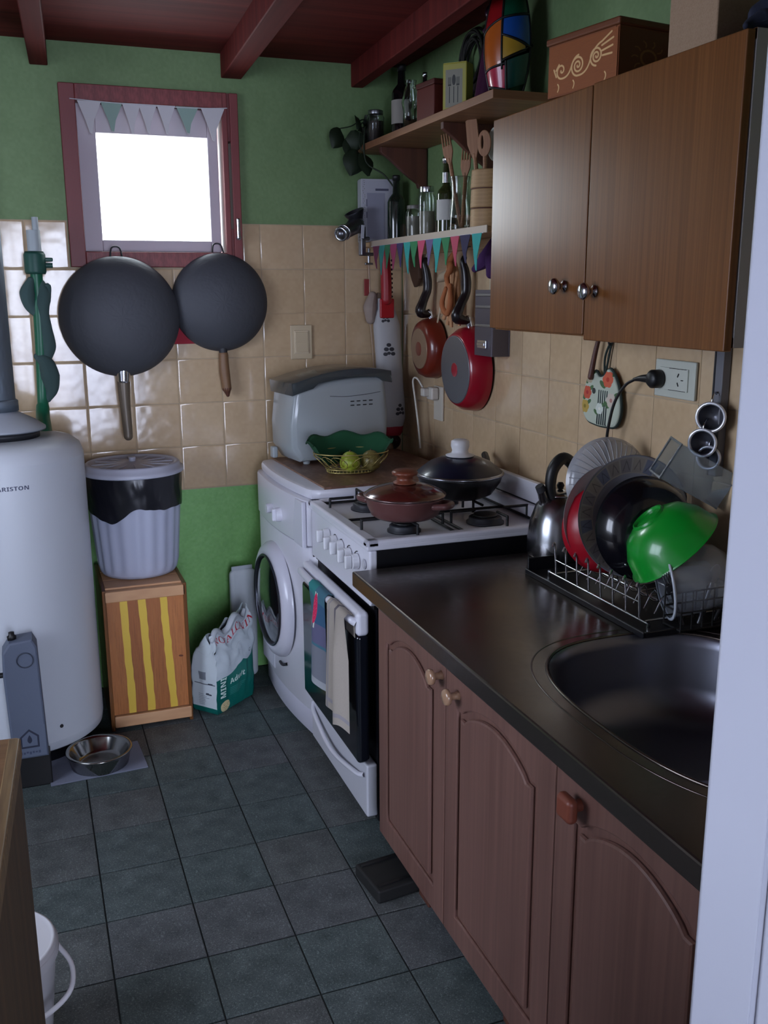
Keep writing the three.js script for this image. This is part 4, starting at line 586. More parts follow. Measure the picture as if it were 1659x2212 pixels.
// ---------------------------------------------------------------- appliance and fruit basket on the washing machine
{
  const t = thing('bread_machine', 'pale grey bread machine with a dark curved lid on the washing machine', 'bread machine', [0.842, 0.8445, -3.115], 0.13);
  const L = 0.36, D = 0.2, sh0 = [[0.02, 0.01], [L - 0.03, 0.01], [L - 0.005, 0.05], [L, 0.16], [L - 0.012, 0.27]]; for (let k = 0; k <= 10; k++) { const a = k / 10, x = L - 0.012 - a * (L - 0.0); sh0.push([Math.max(x, 0.0), 0.27 + 0.028 * Math.sin(Math.PI * (0.12 + 0.88 * (1 - a)) * 0.78) - 0.022 * a]); } sh0.push([-0.014, 0.14], [-0.012, 0.06]);
  const g = toCreasedNormals(extrude(poly(sh0), D, 0.018, 8).translate(0, 0, -D), 0.9);
  const pm = M(0x9ba3a6, 0.3, { clearcoat: 0.4, clearcoatRoughness: 0.1 });
  part(t, 'housing', g, pm);
  const lid = []; for (let k = 0; k <= 20; k++) { const a = k / 20; lid.push([-0.012 + a * (L + 0.02), 0.262 + 0.062 * Math.sin(Math.PI * (0.1 + 0.62 * a))]); }
  const under = lid.slice().reverse().map(([x, y]) => [x + 0.004, y - 0.03 - (x < 0.08 ? 0.012 : 0) - (x > L - 0.03 ? 0.012 : 0)]);
  part(t, 'lid', toCreasedNormals(extrude(poly([...lid, ...under]), D + 0.012, 0.006, 4).translate(0, 0, -D - 0.006), 0.7), M(0x3c4346, 0.25, { clearcoat: 0.4 }), null, null, 'dark grey curved lid');
  const vs = []; for (let r = 0; r < 2; r++) for (let k = 0; k < 4; k++) vs.push(box(0.014, 0.0035, 0.002, 0.0005).translate(0.215 + 0.024 * k, 0.196 + 0.014 * r, 0.0006)); part(t, 'vent_slot', merge(vs), m.black);
  part(t, 'seam', tube([[0.13, 0.232, 0.0005], [0.19, 0.228, 0.0005], [0.27, 0.232, 0.0005], [0.325, 0.238, 0.0005]], 0.0009, 30, 6), m.darkGrey);
  for (const [x, z] of [[0.05, -0.03], [0.29, -0.03], [0.05, -0.17], [0.29, -0.17]]) part(t, 'foot', cyl(0.011, 0.014, 0.012, 16), pm, [x, 0.0055, z]);
  part(t, 'hinge_cap', box(0.02, 0.04, 0.03, 0.006), pm, [-0.022, 0.03, -0.15]);
}
{
  const t = thing('fruit_basket', 'oval gilt wire fruit basket lined with green cloth', 'basket', [0.985, 0.844, -2.955], -0.1);
  const A = [0.078, 0.05], B = [0.125, 0.085], Hh = 0.068, G = [], ell = (a, b, y, r) => G.push(tube(superell(a, b, 2, 40).map(([x, z]) => [x, y, z]), r, 90, 6, true));
  ell(A[0], A[1], 0.003, 0.0025); ell(A[0] + 0.006, A[1] + 0.005, 0.014, 0.002); ell(B[0], B[1], Hh, 0.0022);
  for (let k = 0; k < 18; k++) { const a = k / 18 * 6.2832, rx = (A[0] + B[0]) / 2 + 0.004, rz = (A[1] + B[1]) / 2 + 0.003, tg = Math.atan2(rx * Math.cos(a), -rz * Math.sin(a)); G.push(new THREE.TorusGeometry(0.029, 0.0013, 6, 26).rotateX(-0.75).rotateY(-tg).translate(rx * Math.cos(a), 0.04, rz * Math.sin(a))); }
  for (let k = 0; k < 40; k++) { const a = k / 40 * 6.2832; G.push(cyl(0.0012, 0.0012, 0.012, 5).translate((A[0] + 0.003) * Math.cos(a), 0.009, (A[1] + 0.003) * Math.sin(a))); }
  part(t, 'wire_frame', merge(G), m.gold); part(t, 'base_plate', cyl(1, 1, 0.002, 40).scale(A[0], 1, A[1]), m.gold, [0, 0.0015, 0]);
  const c = thing('green_cloth', 'dark green cloth draped over the back of the fruit basket', 'cloth', [0.985, 0.858, -2.96], -0.1);
  const P = [], I = [], U = [], nu = 60, nv = 14; for (let j = 0; j <= nv; j++) for (let i = 0; i <= nu; i++) { const a = Math.PI * (1.0 + i / nu) + (i / nu - 0.5) * 0.9, f = j / nv, k = 0.62 + 0.62 * f, y = 0.006 + 0.088 * f ** 1.4 + 0.008 * Math.sin(a * 7) * f + 0.018 * Math.sin(i / nu * Math.PI) * f; P.push(0.118 * k * Math.cos(a), y - (f > 0.9 ? 0.012 * (f - 0.9) * 10 : 0), 0.08 * k * Math.sin(a)); U.push(i / nu, f); }
  for (let j = 0; j < nv; j++) for (let i = 0; i < nu; i++) { const a = j * (nu + 1) + i, b = a + nu + 1; I.push(a, b, a + 1, b, b + 1, a + 1); }
  const g = new THREE.BufferGeometry(); g.setAttribute('position', new THREE.Float32BufferAttribute(P, 3)); g.setAttribute('uv', new THREE.Float32BufferAttribute(U, 2)); g.setIndex(I); g.computeVertexNormals();
  part(c, 'cloth_sheet', g, M(0x114a2c, 0.9, { side: THREE.DoubleSide })); part(c, 'hem', tube(Array.from({ length: 20 }, (_, i) => { const k = nv * (nu + 1) + i * 3; return [P[3 * k], P[3 * k + 1], P[3 * k + 2]]; }), 0.003, 40, 6), M(0x0e3d25, 0.9));
  const fruit = (label, x, z, r, col) => { const f = thing('round_fruit', label, 'fruit', [x, 0.848, z]); const s = new THREE.SphereGeometry(r, 36, 26), Q = s.attributes.position; for (let i = 0; i < Q.count; i++) { const y = Q.getY(i) / r; Q.setXYZ(i, Q.getX(i) * (1 - 0.08 * y), Q.getY(i) * 1.02, Q.getZ(i) * (1 - 0.08 * y)); } s.computeVertexNormals(); part(f, 'fruit_flesh', uvm(s), M(0xffffff, 0.35, { map: speck(col, 0.1, 520 + Math.round(x * 100), [0.1, 0.1], 40) }), [0, r * 1.02, 0]); part(f, 'stem', cyl(0.003, 0.002, 0.006, 8), m.darkWood, [0, r * 2.06, 0]); };
  fruit('bright yellow green fruit at the front of the basket', 0.972, -2.925, 0.034, 0x9fae3a);
  fruit('dull olive brown fruit right of the green one in the basket', 1.045, -2.925, 0.034, 0x7a6f3c);
}
// ---------------------------------------------------------------- dish tray, rack and dishes
{
  const t = thing('drip_tray', 'black plastic drip tray under the chrome dish rack', 'tray', [1.232, CY, -1.745]);
  part(t, 'tray_floor', box(0.236, 0.006, 0.48, 0.002), m.black, [0, 0.004, 0]);
  part(t, 'tray_rim', merge([span(-0.122, -0.116, 0, 0.013, -0.243, 0.243, 0.0025), span(0.116, 0.122, 0, 0.02, -0.243, 0.243, 0.0025), span(-0.116, 0.116, 0, 0.04, -0.243, -0.237, 0.0025), span(-0.116, 0.116, 0, 0.013, 0.237, 0.243, 0.0025)]), M(0x15161a, 0.3));
  const r = thing('dish_rack', 'chrome wire dish rack standing in the black tray', 'dish rack', [1.232, CY + 0.007, -1.725]);
  const x0 = -0.092, x1 = 0.098, z0 = -0.178, z1 = 0.178, W = 0.0024, rod = (a, b, w = W) => { const A = V(...a), B = V(...b), d = B.clone().sub(A), g = cyl(w, w, d.length(), 8).translate(0, 0, 0); g.applyQuaternion(new THREE.Quaternion().setFromUnitVectors(V(0, 1, 0), d.clone().normalize())); const c = A.add(B).multiplyScalar(0.5); return g.translate(c.x, c.y, c.z); };
  part(r, 'base_rail', merge([rod([x0, 0.012, z0 - 0.02], [x0, 0.012, z1 + 0.02], 0.003), rod([x1, 0.012, z0], [x1, 0.012, z1], 0.003), rod([x0, 0.012, z0], [x1, 0.012, z0], 0.003), rod([x0, 0.012, z1], [x1, 0.012, z1], 0.003), rod([0.02, 0.012, z0], [0.02, 0.012, z1])]), m.chrome);
  for (let k = 0; k < 8; k++) { const z = z0 + 0.012 + k * 0.0475; part(r, 'upright', tube([[x0, 0.012, z], [x0 - 0.003, 0.05, z], [x0 - 0.006, 0.086, z], [x0 - 0.011, 0.094, z + 0.003], [x0 - 0.016, 0.085, z + 0.005]], W, 24, 8), m.chrome); }
  part(r, 'side_rail', rod([x0 - 0.003, 0.05, z0 + 0.01], [x0 - 0.003, 0.05, z1 - 0.01], 0.002), m.chrome); part(r, 'back_rail', merge([rod([x1, 0.07, z0], [x1, 0.07, z1], 0.003), ...[-0.17, -0.1, -0.03, 0.04, 0.11, 0.17].map(z => rod([x1, 0.012, z], [x1, 0.07, z]))]), m.chrome);
  for (let k = 0; k < 9; k++) { const z = z0 + 0.03 + k * 0.037; part(r, 'divider', tube([[x0 + 0.05, 0.012, z], [x0 + 0.075, 0.05, z], [x0 + 0.1, 0.012, z], [x1, 0.012, z]], 0.0016, 20, 6), m.chrome); }
  for (const [x, z] of [[x0, z0 - 0.02], [x0, z1 + 0.02], [x1, z0], [x1, z1]]) part(r, 'foot', cyl(0.004, 0.004, 0.016, 10), m.chrome, [x, 0.007, z]);
}
{
  const dish = (name, label, cat, p, tilt, turn) => { const t = thing(name, label, cat, p); t.rotation.set(tilt, turn, 0, 'YXZ'); return t; };
  // lathe axis turned to +z: the inside of a plate faces the camera
  const rot = g => g.rotateX(Math.PI / 2), B = 0.768;
  let r = 0.1, t = dish('strainer_bowl', 'large translucent grey plastic bowl at the back of the dish rack', 'bowl', [1.258, B + 0.222, -1.868], -0.14, -0.12);
  const pl = M(0xb9bcc2, 0.22, { transmission: 0.35, thickness: 0, side: THREE.DoubleSide }); const pts = []; for (let k = 0; k <= 16; k++) { const a = k / 16 * Math.PI / 2; pts.push([r * Math.sin(a), 0.032 * Math.cos(a)]); } pts.push([r + 0.004, -0.003], [r + 0.006, -0.006]);
  part(t, 'bowl_wall', rot(lathe(pts, 64)), pl); const rb = []; for (let k = 0; k < 40; k++) { const a = k / 40 * 6.283; rb.push(tube([0.3, 0.55, 0.8, 1].map(f => { const q = f * Math.PI / 2; return [(r + 0.0005) * Math.sin(q) * Math.cos(a), (r + 0.0005) * Math.sin(q) * Math.sin(a), 0.0325 * Math.cos(q)]; }), 0.0012, 8, 4)); } part(t, 'rib', merge(rb), pl);
  t.userData.label = 'large translucent grey plastic bowl with fine ribs behind the plates';
  const plate = (name, label, p, R, mat, rimMat, dep = 0.018, tilt = -0.14, turn = 0) => { const q = dish(name, label, 'plate', p, tilt, turn); part(q, 'plate_body', rot(lathe([[0, -dep], [R * 0.6, -dep], [R * 0.68, -dep * 0.55], [R * 0.98, -0.001], [R, 0.001], [R * 0.98, -0.004], [R * 0.68, -dep * 0.55 - 0.005], [R * 0.6, -dep - 0.004], [0, -dep - 0.004]], 64)), mat); if (rimMat) part(q, 'rim_band', rot(lathe([[R * 0.70, -dep * 0.52 + 0.0008], [R * 0.97, 0.0002]], 96)), rimMat); return q; };
  plate('white_plate', 'plain white plate behind the red bowl in the dish rack', [1.228, B + 0.152, -1.812], 0.122, M(0xbfbcbc, 0.3));
  // red bowl: its convex side to the left, seen from outside
  t = dish('red_bowl', 'red plastic bowl between the white and the patterned plate', 'bowl', [1.203, B + 0.135, -1.778], -0.12, -0.35);
  part(t, 'bowl_wall', rot(lathe([[0, 0.035], [0.045, 0.035], [0.07, 0.028], [0.09, 0.008], [0.1, -0.012], [0.103, -0.014], [0.1, -0.016], [0.088, 0.004], [0.068, 0.024], [0.044, 0.031], [0, 0.031]], 56)), M(0x9c0f22, 0.35)); part(t, 'foot_ring', rot(lathe([[0.04, 0.034], [0.042, 0.04], [0.046, 0.04], [0.048, 0.034]], 40)), M(0x9c0f22, 0.35));
  const rimTex = ctex(1024, 64, (g, w, h) => { g.fillStyle = '#aaa4a0'; g.fillRect(0, 0, w, h); for (let k = 0; k < 24; k++) { g.fillStyle = ['#8f8a8e', '#9a938f', '#7f859a', '#a59c94'][k % 4]; g.fillRect(k * w / 24 + 3, 5, w / 24 - 6, h - 10); g.strokeStyle = 'rgba(45,42,50,.35)'; g.lineWidth = 3; g.beginPath(); g.moveTo(k * w / 24 + 8, h - 12); g.lineTo(k * w / 24 + 20, 14); g.lineTo(k * w / 24 + 33, h - 12); g.stroke(); } g.fillStyle = '#b3aaa0'; g.fillRect(0, h - 4, w, 4); });
  plate('patterned_plate', 'large plate with a grey patterned rim in the dish rack', [1.232, B + 0.174, -1.725], 0.136, M(0xa2a3ae, 0.3), M(0xffffff, 0.3, { map: rimTex }), 0.022, -0.14, -0.1);
  t = dish('black_bowl', 'glossy black bowl standing in front of the patterned plate', 'bowl', [1.236, B + 0.155, -1.685], -0.18, -0.12);
  part(t, 'bowl_wall', rot(lathe([[0, 0.05], [0.05, 0.05], [0.085, 0.042], [0.105, 0.018], [0.112, -0.008], [0.115, -0.01], [0.111, -0.012], [0.1, 0.014], [0.082, 0.037], [0.05, 0.046], [0, 0.046]], 64)), M(0x0c0d14, 0.22, { clearcoat: 0.4 }));
  part(t, 'rivet', merge([new THREE.SphereGeometry(0.004, 12, 8).translate(-0.062, -0.062, 0.042), new THREE.SphereGeometry(0.003, 12, 8).translate(-0.07, -0.07, 0.036)]), m.chrome);
  // green bowl: outside up and to the left, opening down to the right
  t = thing('green_bowl', 'bright green plastic bowl tilted over in the dish rack', 'bowl', [1.226, B + 0.143, -1.575]);
  t.quaternion.setFromUnitVectors(V(0, 1, 0), V(-0.6, 0.74, -0.3).normalize());
  part(t, 'bowl_wall', lathe([[0, 0.082], [0.04, 0.08], [0.07, 0.064], [0.092, 0.034], [0.102, 0.0], [0.107, -0.002], [0.106, -0.004], [0.099, -0.002], [0.089, 0.034], [0.067, 0.061], [0.038, 0.077], [0, 0.079]], 64), M(0x0f8f2c, 0.28, { clearcoat: 0.3 })); part(t, 'foot_ring', lathe([[0.03, 0.08], [0.032, 0.086], [0.036, 0.086], [0.038, 0.079]], 40), M(0x0f8f2c, 0.28));
  t = thing('clear_bowl', 'cloudy clear plastic bowl lying on its side under the green bowl', 'bowl', [1.19, B + 0.078, -1.55]);
  t.quaternion.setFromUnitVectors(V(0, 1, 0), V(0.88, 0.15, 0.35).normalize());
  const cl = M(0xc9d0da, 0.15, { transmission: 0.75, thickness: 0, side: THREE.DoubleSide });
  part(t, 'bowl_wall', lathe([[0.078, 0], [0.075, 0.003], [0.072, 0.06], [0.062, 0.105], [0.045, 0.125], [0, 0.13]], 56), cl); part(t, 'rim', lathe([[0.074, -0.002], [0.079, -0.002], [0.08, 0.002], [0.075, 0.004]], 56), M(0xb8bfca, 0.2));
  part(t, 'sticker', box(0.018, 0.001, 0.02, 0.0004), M(0x6a625a, 0.7), [0.03, 0.1285, -0.01], [0, 0, -0.12]);
  t = thing('clear_box', 'transparent plastic box leaning upside down over the green bowl', 'box', [1.3, B + 0.285, -1.62]);
  t.rotation.set(0.12, -0.25, -0.5, 'YXZ');
  const bx = (w, h, d, x, y, z) => box(w, h, d, 0.0008, 1).translate(x, y, z), L = 0.15, Wd = 0.08, Dp = 0.055, cb = M(0xdfe6ec, 0.14, { transmission: 0.88, thickness: 0 });
  part(t, 'box_wall', merge([bx(L, 0.002, Dp, 0, Wd / 2, 0), bx(L, 0.002, Dp, 0, -Wd / 2, 0), bx(0.002, Wd, Dp, L / 2, 0, 0), bx(L, Wd, 0.002, 0, 0, -Dp / 2), bx(L, Wd, 0.002, 0, 0, Dp / 2)]), cb); part(t, 'box_rim', merge([bx(0.004, 0.005, Dp + 0.004, -L / 2, Wd / 2, 0), bx(0.004, 0.005, Dp + 0.004, -L / 2, -Wd / 2, 0), bx(0.004, Wd, 0.004, -L / 2, 0, Dp / 2), bx(0.004, Wd, 0.004, -L / 2, 0, -Dp / 2), bx(0.004, 0.004, Dp, L / 2, -Wd / 2, 0)]), M(0xa8b0b8, 0.15, { transmission: 0.85, thickness: 0 }));
  // kettle
  t = thing('kettle', 'stainless steel kettle with a black arched handle behind the dish rack', 'kettle', [1.24, CY, -2.052]);
  part(t, 'kettle_body', lathe([[0, 0.012], [0.072, 0.012], [0.079, 0.025], [0.08, 0.06], [0.074, 0.11], [0.06, 0.15], [0.04, 0.172], [0.03, 0.176], [0, 0.176]], 64), M(0x8b8d92, 0.24, { metalness: 1 }));
  part(t, 'base', cyl(0.076, 0.076, 0.014, 48), m.black, [0, 0.007, 0]); const ld = part(t, 'lid', lathe([[0.036, 0.175], [0.034, 0.182], [0.015, 0.188], [0, 0.189]], 40), m.chrome); part(ld, 'lid_knob', lathe([[0, 0.188], [0.007, 0.19], [0.01, 0.2], [0.006, 0.207], [0, 0.208]], 20), m.black);
  part(t, 'spout', taper([[-0.035, 0.14, 0.0], [-0.048, 0.17, 0.003], [-0.056, 0.19, 0.005]], [0.022, 0.014, 0.012], 18, 14), M(0x8b8d92, 0.24, { metalness: 1 })); part(t, 'spout_whistle', cyl(0.013, 0.011, 0.016, 18).rotateZ(0.55), m.darkGrey, [-0.06, 0.197, 0.005]);
  part(t, 'handle', taper([[-0.026, 0.165, 0.012], [-0.036, 0.205, 0.012], [-0.028, 0.248, 0.012], [0.0, 0.27, 0.008], [0.03, 0.25, 0.004], [0.046, 0.205, 0], [0.042, 0.165, 0]], [0.01, 0.014, 0.015, 0.015, 0.013, 0.01], 40, 12), m.black);
  // cutlery holder and cutlery
  t = thing('cutlery_holder', 'low black wire cutlery holder at the near end of the dish rack', 'holder', [1.255, CY + 0.007, -1.525]);
  const cw = []; for (let k = 0; k < 7; k++) cw.push(cyl(0.0018, 0.0018, 0.13, 6).rotateZ(Math.PI / 2).translate(0, 0.085 - (k % 4) * 0.022, k < 4 ? -0.02 : 0.035)); for (let k = 0; k < 6; k++) for (const z of [-0.02, 0.035]) cw.push(cyl(0.0018, 0.0018, 0.085, 6).translate(-0.065 + k * 0.026, 0.0435, z)); for (const x of [-0.065, 0.065]) for (const y of [0.085, 0.041]) cw.push(cyl(0.0018, 0.0018, 0.055, 6).rotateX(Math.PI / 2).translate(x, y, 0.0075));
  part(t, 'wire_cage', merge(cw), m.wire); part(t, 'holder_floor', box(0.132, 0.004, 0.058, 0.001), m.wire, [0, 0.003, 0.0075]);
  const piece = (name, label, x, z, a, b, kind) => { const q = thing(name, label, 'cutlery', [x, CY + 0.013, z]); q.rotation.set(a, 0, b); part(q, 'handle', taper([[0, 0, 0], [0, 0.05, 0], [0, 0.09, 0]], [0.005, 0.0045, 0.003], 12, 8), kind > 1 ? m.black : m.steel); part(q, kind === 0 ? 'fork_head' : kind === 1 ? 'spoon_bowl' : 'blade', kind === 0 ? merge([box(0.018, 0.02, 0.0025, 0.001).translate(0, 0.1, 0), ...[-0.0075, -0.0025, 0.0025, 0.0075].map(x => box(0.0025, 0.035, 0.002, 0.0005).translate(x, 0.124, 0))]) : kind === 1 ? new THREE.SphereGeometry(1, 20, 14).scale(0.013, 0.021, 0.004).translate(0, 0.11, 0) : box(0.014, 0.09, 0.0016, 0.0006).translate(0, 0.13, 0), m.steel); };
  piece('table_fork', 'steel fork leaning left in the wire cutlery holder', 1.215, -1.518, 0.2, 0.5, 0); piece('table_spoon', 'steel spoon standing in the wire cutlery holder', 1.252, -1.512, 0.15, -0.15, 1); piece('kitchen_knife', 'black handled knife standing at the right in the wire cutlery holder', 1.295, -1.515, 0.1, -0.35, 2);
}

// ---------------------------------------------------------------- shelves on the right wall
{
  const up = thing('upper_shelf', 'upper brown wooden wall shelf on two dark brackets', 'shelf', [0, 1.905, 0]);
  part(up, 'shelf_board', uvm(span(1.17, XR, 0, 0.022, -3.42, -2.335, 0.002), true), m.shelfWood);
  const brk = (dep, h) => { const q = [[0, 0], [-dep, 0], [-dep, -0.018]]; for (let k = 0; k <= 10; k++) { const a = k / 10; q.push([-dep + 0.01 + (dep - 0.045) * a, -0.025 - (h - 0.04) * (1 - Math.cos(a * Math.PI / 2)) - 0.02 * Math.sin(a * Math.PI)]); } q.push([-0.03, -h], [0, -h]); return extrude(poly(q), 0.02, 0.002, 6); };
  for (const z of [-3.235, -2.715]) part(up, 'bracket', uvm(brk(0.17, 0.13)), m.darkWood, [XR, -0.0005, z]);
  const lo = thing('lower_shelf', 'narrow pale wooden wall shelf with bunting under it', 'shelf', [0, 1.583, 0]);
  part(lo, 'shelf_board', uvm(span(1.2, XR, 0, 0.016, -3.44, -2.412, 0.002), true), m.lightWood); part(lo, 'edge_strip', span(1.196, 1.2, -0.002, 0.018, -3.34, -2.408, 0.001), M(0xb6a795, 0.6)); part(lo, 'cleat', uvm(span(1.34, XR, -0.03, 0, -3.3, -2.43, 0.002), true), m.lightWood);
  // bunting
  const b = thing('shelf_bunting', 'coloured pennant bunting along the edge of the lower shelf', 'bunting', [1.193, 1.581, 0]);
  part(b, 'string', cyl(0.0012, 0.0012, 0.9, 6).rotateX(Math.PI / 2), m.whiteMatt, [0, 0.0, -2.87]);
  const col = [0x2f9c96, 0x2c2748, 0xb3485e, 0x2f7d4e, 0x2f9c96, 0x6a5a86, 0xc2496a, 0x2f7d4e, 0x2f9c96, 0x3d2f5c, 0x8e3358, 0x2a6a48, 0x2f7f78, 0x6a3048];
  [-2.46, -2.535, -2.605, -2.67, -2.735, -2.79, -2.855, -2.915, -2.975, -3.04, -3.1, -3.155, -3.21, -3.265].forEach((z, i) => part(b, 'pennant', pennantGeo([0.062, 0.07, 0.06][i % 3], [0.1, 0.078, 0.085, 0.08][i % 4], i).rotateY(-Math.PI / 2), M(col[i], 0.85), [0, 0, z]));
}
const LS = 1.5995, US = 1.9275;
function jar(name, label, p, r, h, lidMat, fill, fillMat) {
  const t = thing(name, label, 'jar', p); part(t, 'glass_wall', lathe([[0, 0], [r * 0.95, 0], [r, 0.004], [r, h * 0.78], [r * 0.82, h * 0.86], [r * 0.82, h * 0.92], [r * 0.78, h * 0.92], [r * 0.78, h * 0.86], [r * 0.95, h * 0.77], [r * 0.95, 0.005], [0, 0.004]], 40), m.glass);
  part(t, 'lid', lathe([[0, h], [r * 0.84, h], [r * 0.88, h * 0.985], [r * 0.88, h * 0.885], [r * 0.84, h * 0.885], [r * 0.84, h * 0.925], [0, h * 0.925]], 36), lidMat); if (fill) part(t, 'contents', cyl(r * 0.92, r * 0.92, h * fill, 32), fillMat, [0, h * fill / 2 + 0.006, 0]); return t;
}
function bottle(name, label, p, r, h, mat, capMat, neck = 0.32, cat = 'bottle') {
  const t = thing(name, label, cat, p), s = h * (1 - neck); part(t, 'bottle_glass', lathe([[0, 0], [r * 0.92, 0], [r, 0.006], [r, s * 0.86], [r * 0.85, s * 0.95], [r * 0.42, s * 1.06], [r * 0.36, h * 0.9], [r * 0.36, h * 0.97], [0, h * 0.97]], 40), mat); part(t, 'cap', lathe([[0, h], [r * 0.4, h], [r * 0.44, h - 0.004], [r * 0.44, h * 0.92], [0, h * 0.92]], 24), capMat); return t;
}
const darkGlass = M(0x14201a, 0.08, { clearcoat: 0.6 }), blackGlass = M(0x131012, 0.1, { clearcoat: 0.6 }), olive = M(0x2b3318, 0.08, { clearcoat: 0.6 });
// lower shelf
{
  const t = thing('hand_grinder', 'metal hand grinder clamped to the left end of the lower shelf', 'grinder', [1.14, 1.6, -3.33], 0.25);
  const mt = M(0x77797e, 0.3, { metalness: 0.9 });
  part(t, 'barrel', taper([[-0.01, 0.055, 0.015], [-0.05, 0.035, 0.03], [-0.085, 0.022, 0.04]], [0.03, 0.025, 0.021], 20, 18), mt);
  part(t, 'end_ring', new THREE.TorusGeometry(0.021, 0.005, 10, 30).rotateY(-1.1).rotateZ(0.3), m.chrome, [-0.09, 0.02, 0.042]); part(t, 'end_ring', new THREE.TorusGeometry(0.024, 0.004, 10, 30).rotateY(-1.1).rotateZ(0.3), m.chrome, [-0.076, 0.026, 0.038]);
  part(t, 'hopper', lathe([[0, 0], [0.018, 0], [0.034, 0.03], [0.036, 0.038], [0.033, 0.038], [0.016, 0.004], [0, 0.004]], 28), M(0x33343a, 0.4, { metalness: 0.6 }), [0.0, 0.065, 0.012], [0, 0, 0.45]);
  part(t, 'clamp', merge([box(0.02, 0.1, 0.022, 0.004).translate(0.012, 0.0, 0.02), box(0.05, 0.012, 0.022, 0.004).translate(0.03, -0.045, 0.02), box(0.04, 0.014, 0.02, 0.004).translate(0.02, 0.008, 0.02)]), mt); part(t, 'clamp_screw', merge([cyl(0.005, 0.005, 0.05, 12).translate(0.04, -0.05, 0.02), box(0.034, 0.008, 0.008, 0.003).translate(0.04, -0.078, 0.02)]), m.steel);
  part(t, 'label_strip', box(0.013, 0.045, 0.003, 0.001), M(0xc6c8d2, 0.5), [-0.004, 0.03, 0.048], [0, 0, -0.08]);
}
{
  const t = thing('white_carton', 'white cardboard carton at the left end of the lower shelf', 'carton', [1.232, LS, -3.378], -0.15);
  const tex = ctex(256, 384, (g, w, h) => { g.fillStyle = '#a9a9b4'; g.fillRect(0, 0, w, h); g.fillStyle = '#8c8c9c'; g.fillRect(40, 80, 150, h - 90); g.fillStyle = '#4a4a5e'; g.fillRect(110, 52, 110, 14); g.fillStyle = '#55556a'; g.fillRect(34, 120, 8, 46); g.fillRect(34, 200, 8, 40); g.fillStyle = '#6e6a58'; for (let k = 0; k < 30; k++) g.fillRect(4 + H(k, 1, 4) * 18, k * 13, 6, 4); });
  part(t, 'carton_body', span(-0.06, 0.06, 0, 0.215, -0.035, 0.0345, 0.002), M(0xb2b2ba, 0.6)); part(t, 'front_print', new THREE.PlaneGeometry(0.112, 0.205), M(0xffffff, 0.6, { map: tex }), [0, 0.1075, 0.0352]); part(t, 'top_flap', span(-0.058, 0.058, 0.215, 0.2165, -0.034, 0.0), M(0xb8b8c0, 0.6));
}
bottle('dark_bottle', 'tall dark bottle beside the white carton on the lower shelf', [1.25, LS, -3.22], 0.031, 0.215, darkGlass, m.black);
jar('glass_jar', 'wide glass jar with pale contents right of the dark bottle', [1.262, LS, -3.075], 0.032, 0.105, M(0x6a6660, 0.4), 0.6, M(0x8b8478, 0.7));
jar('glass_jar', 'tall narrow glass jar with a silver lid on the lower shelf', [1.24, LS, -2.925], 0.026, 0.15, m.chrome, 0.45, M(0x97907f, 0.7));
jar('glass_jar', 'dark filled jar against the wall behind the olive bottle', [1.318, LS, -2.95], 0.032, 0.135, m.black, 0.7, M(0x17221e, 0.6));
bottle('olive_bottle', 'olive green bottle with a silver top and white label', [1.258, LS, -2.815], 0.029, 0.225, olive, m.chrome, 0.4);
{ const t = scene.children[scene.children.length - 1]; part(t, 'paper_label', new THREE.CylinderGeometry(0.0295, 0.0295, 0.06, 40, 1, true), M(0xb9b9b4, 0.7), [0, 0.07, 0], null, 'white paper label'); part(t, 'neck_band', cyl(0.0125, 0.0125, 0.03, 24), m.chrome, [0, 0.165, 0]); }
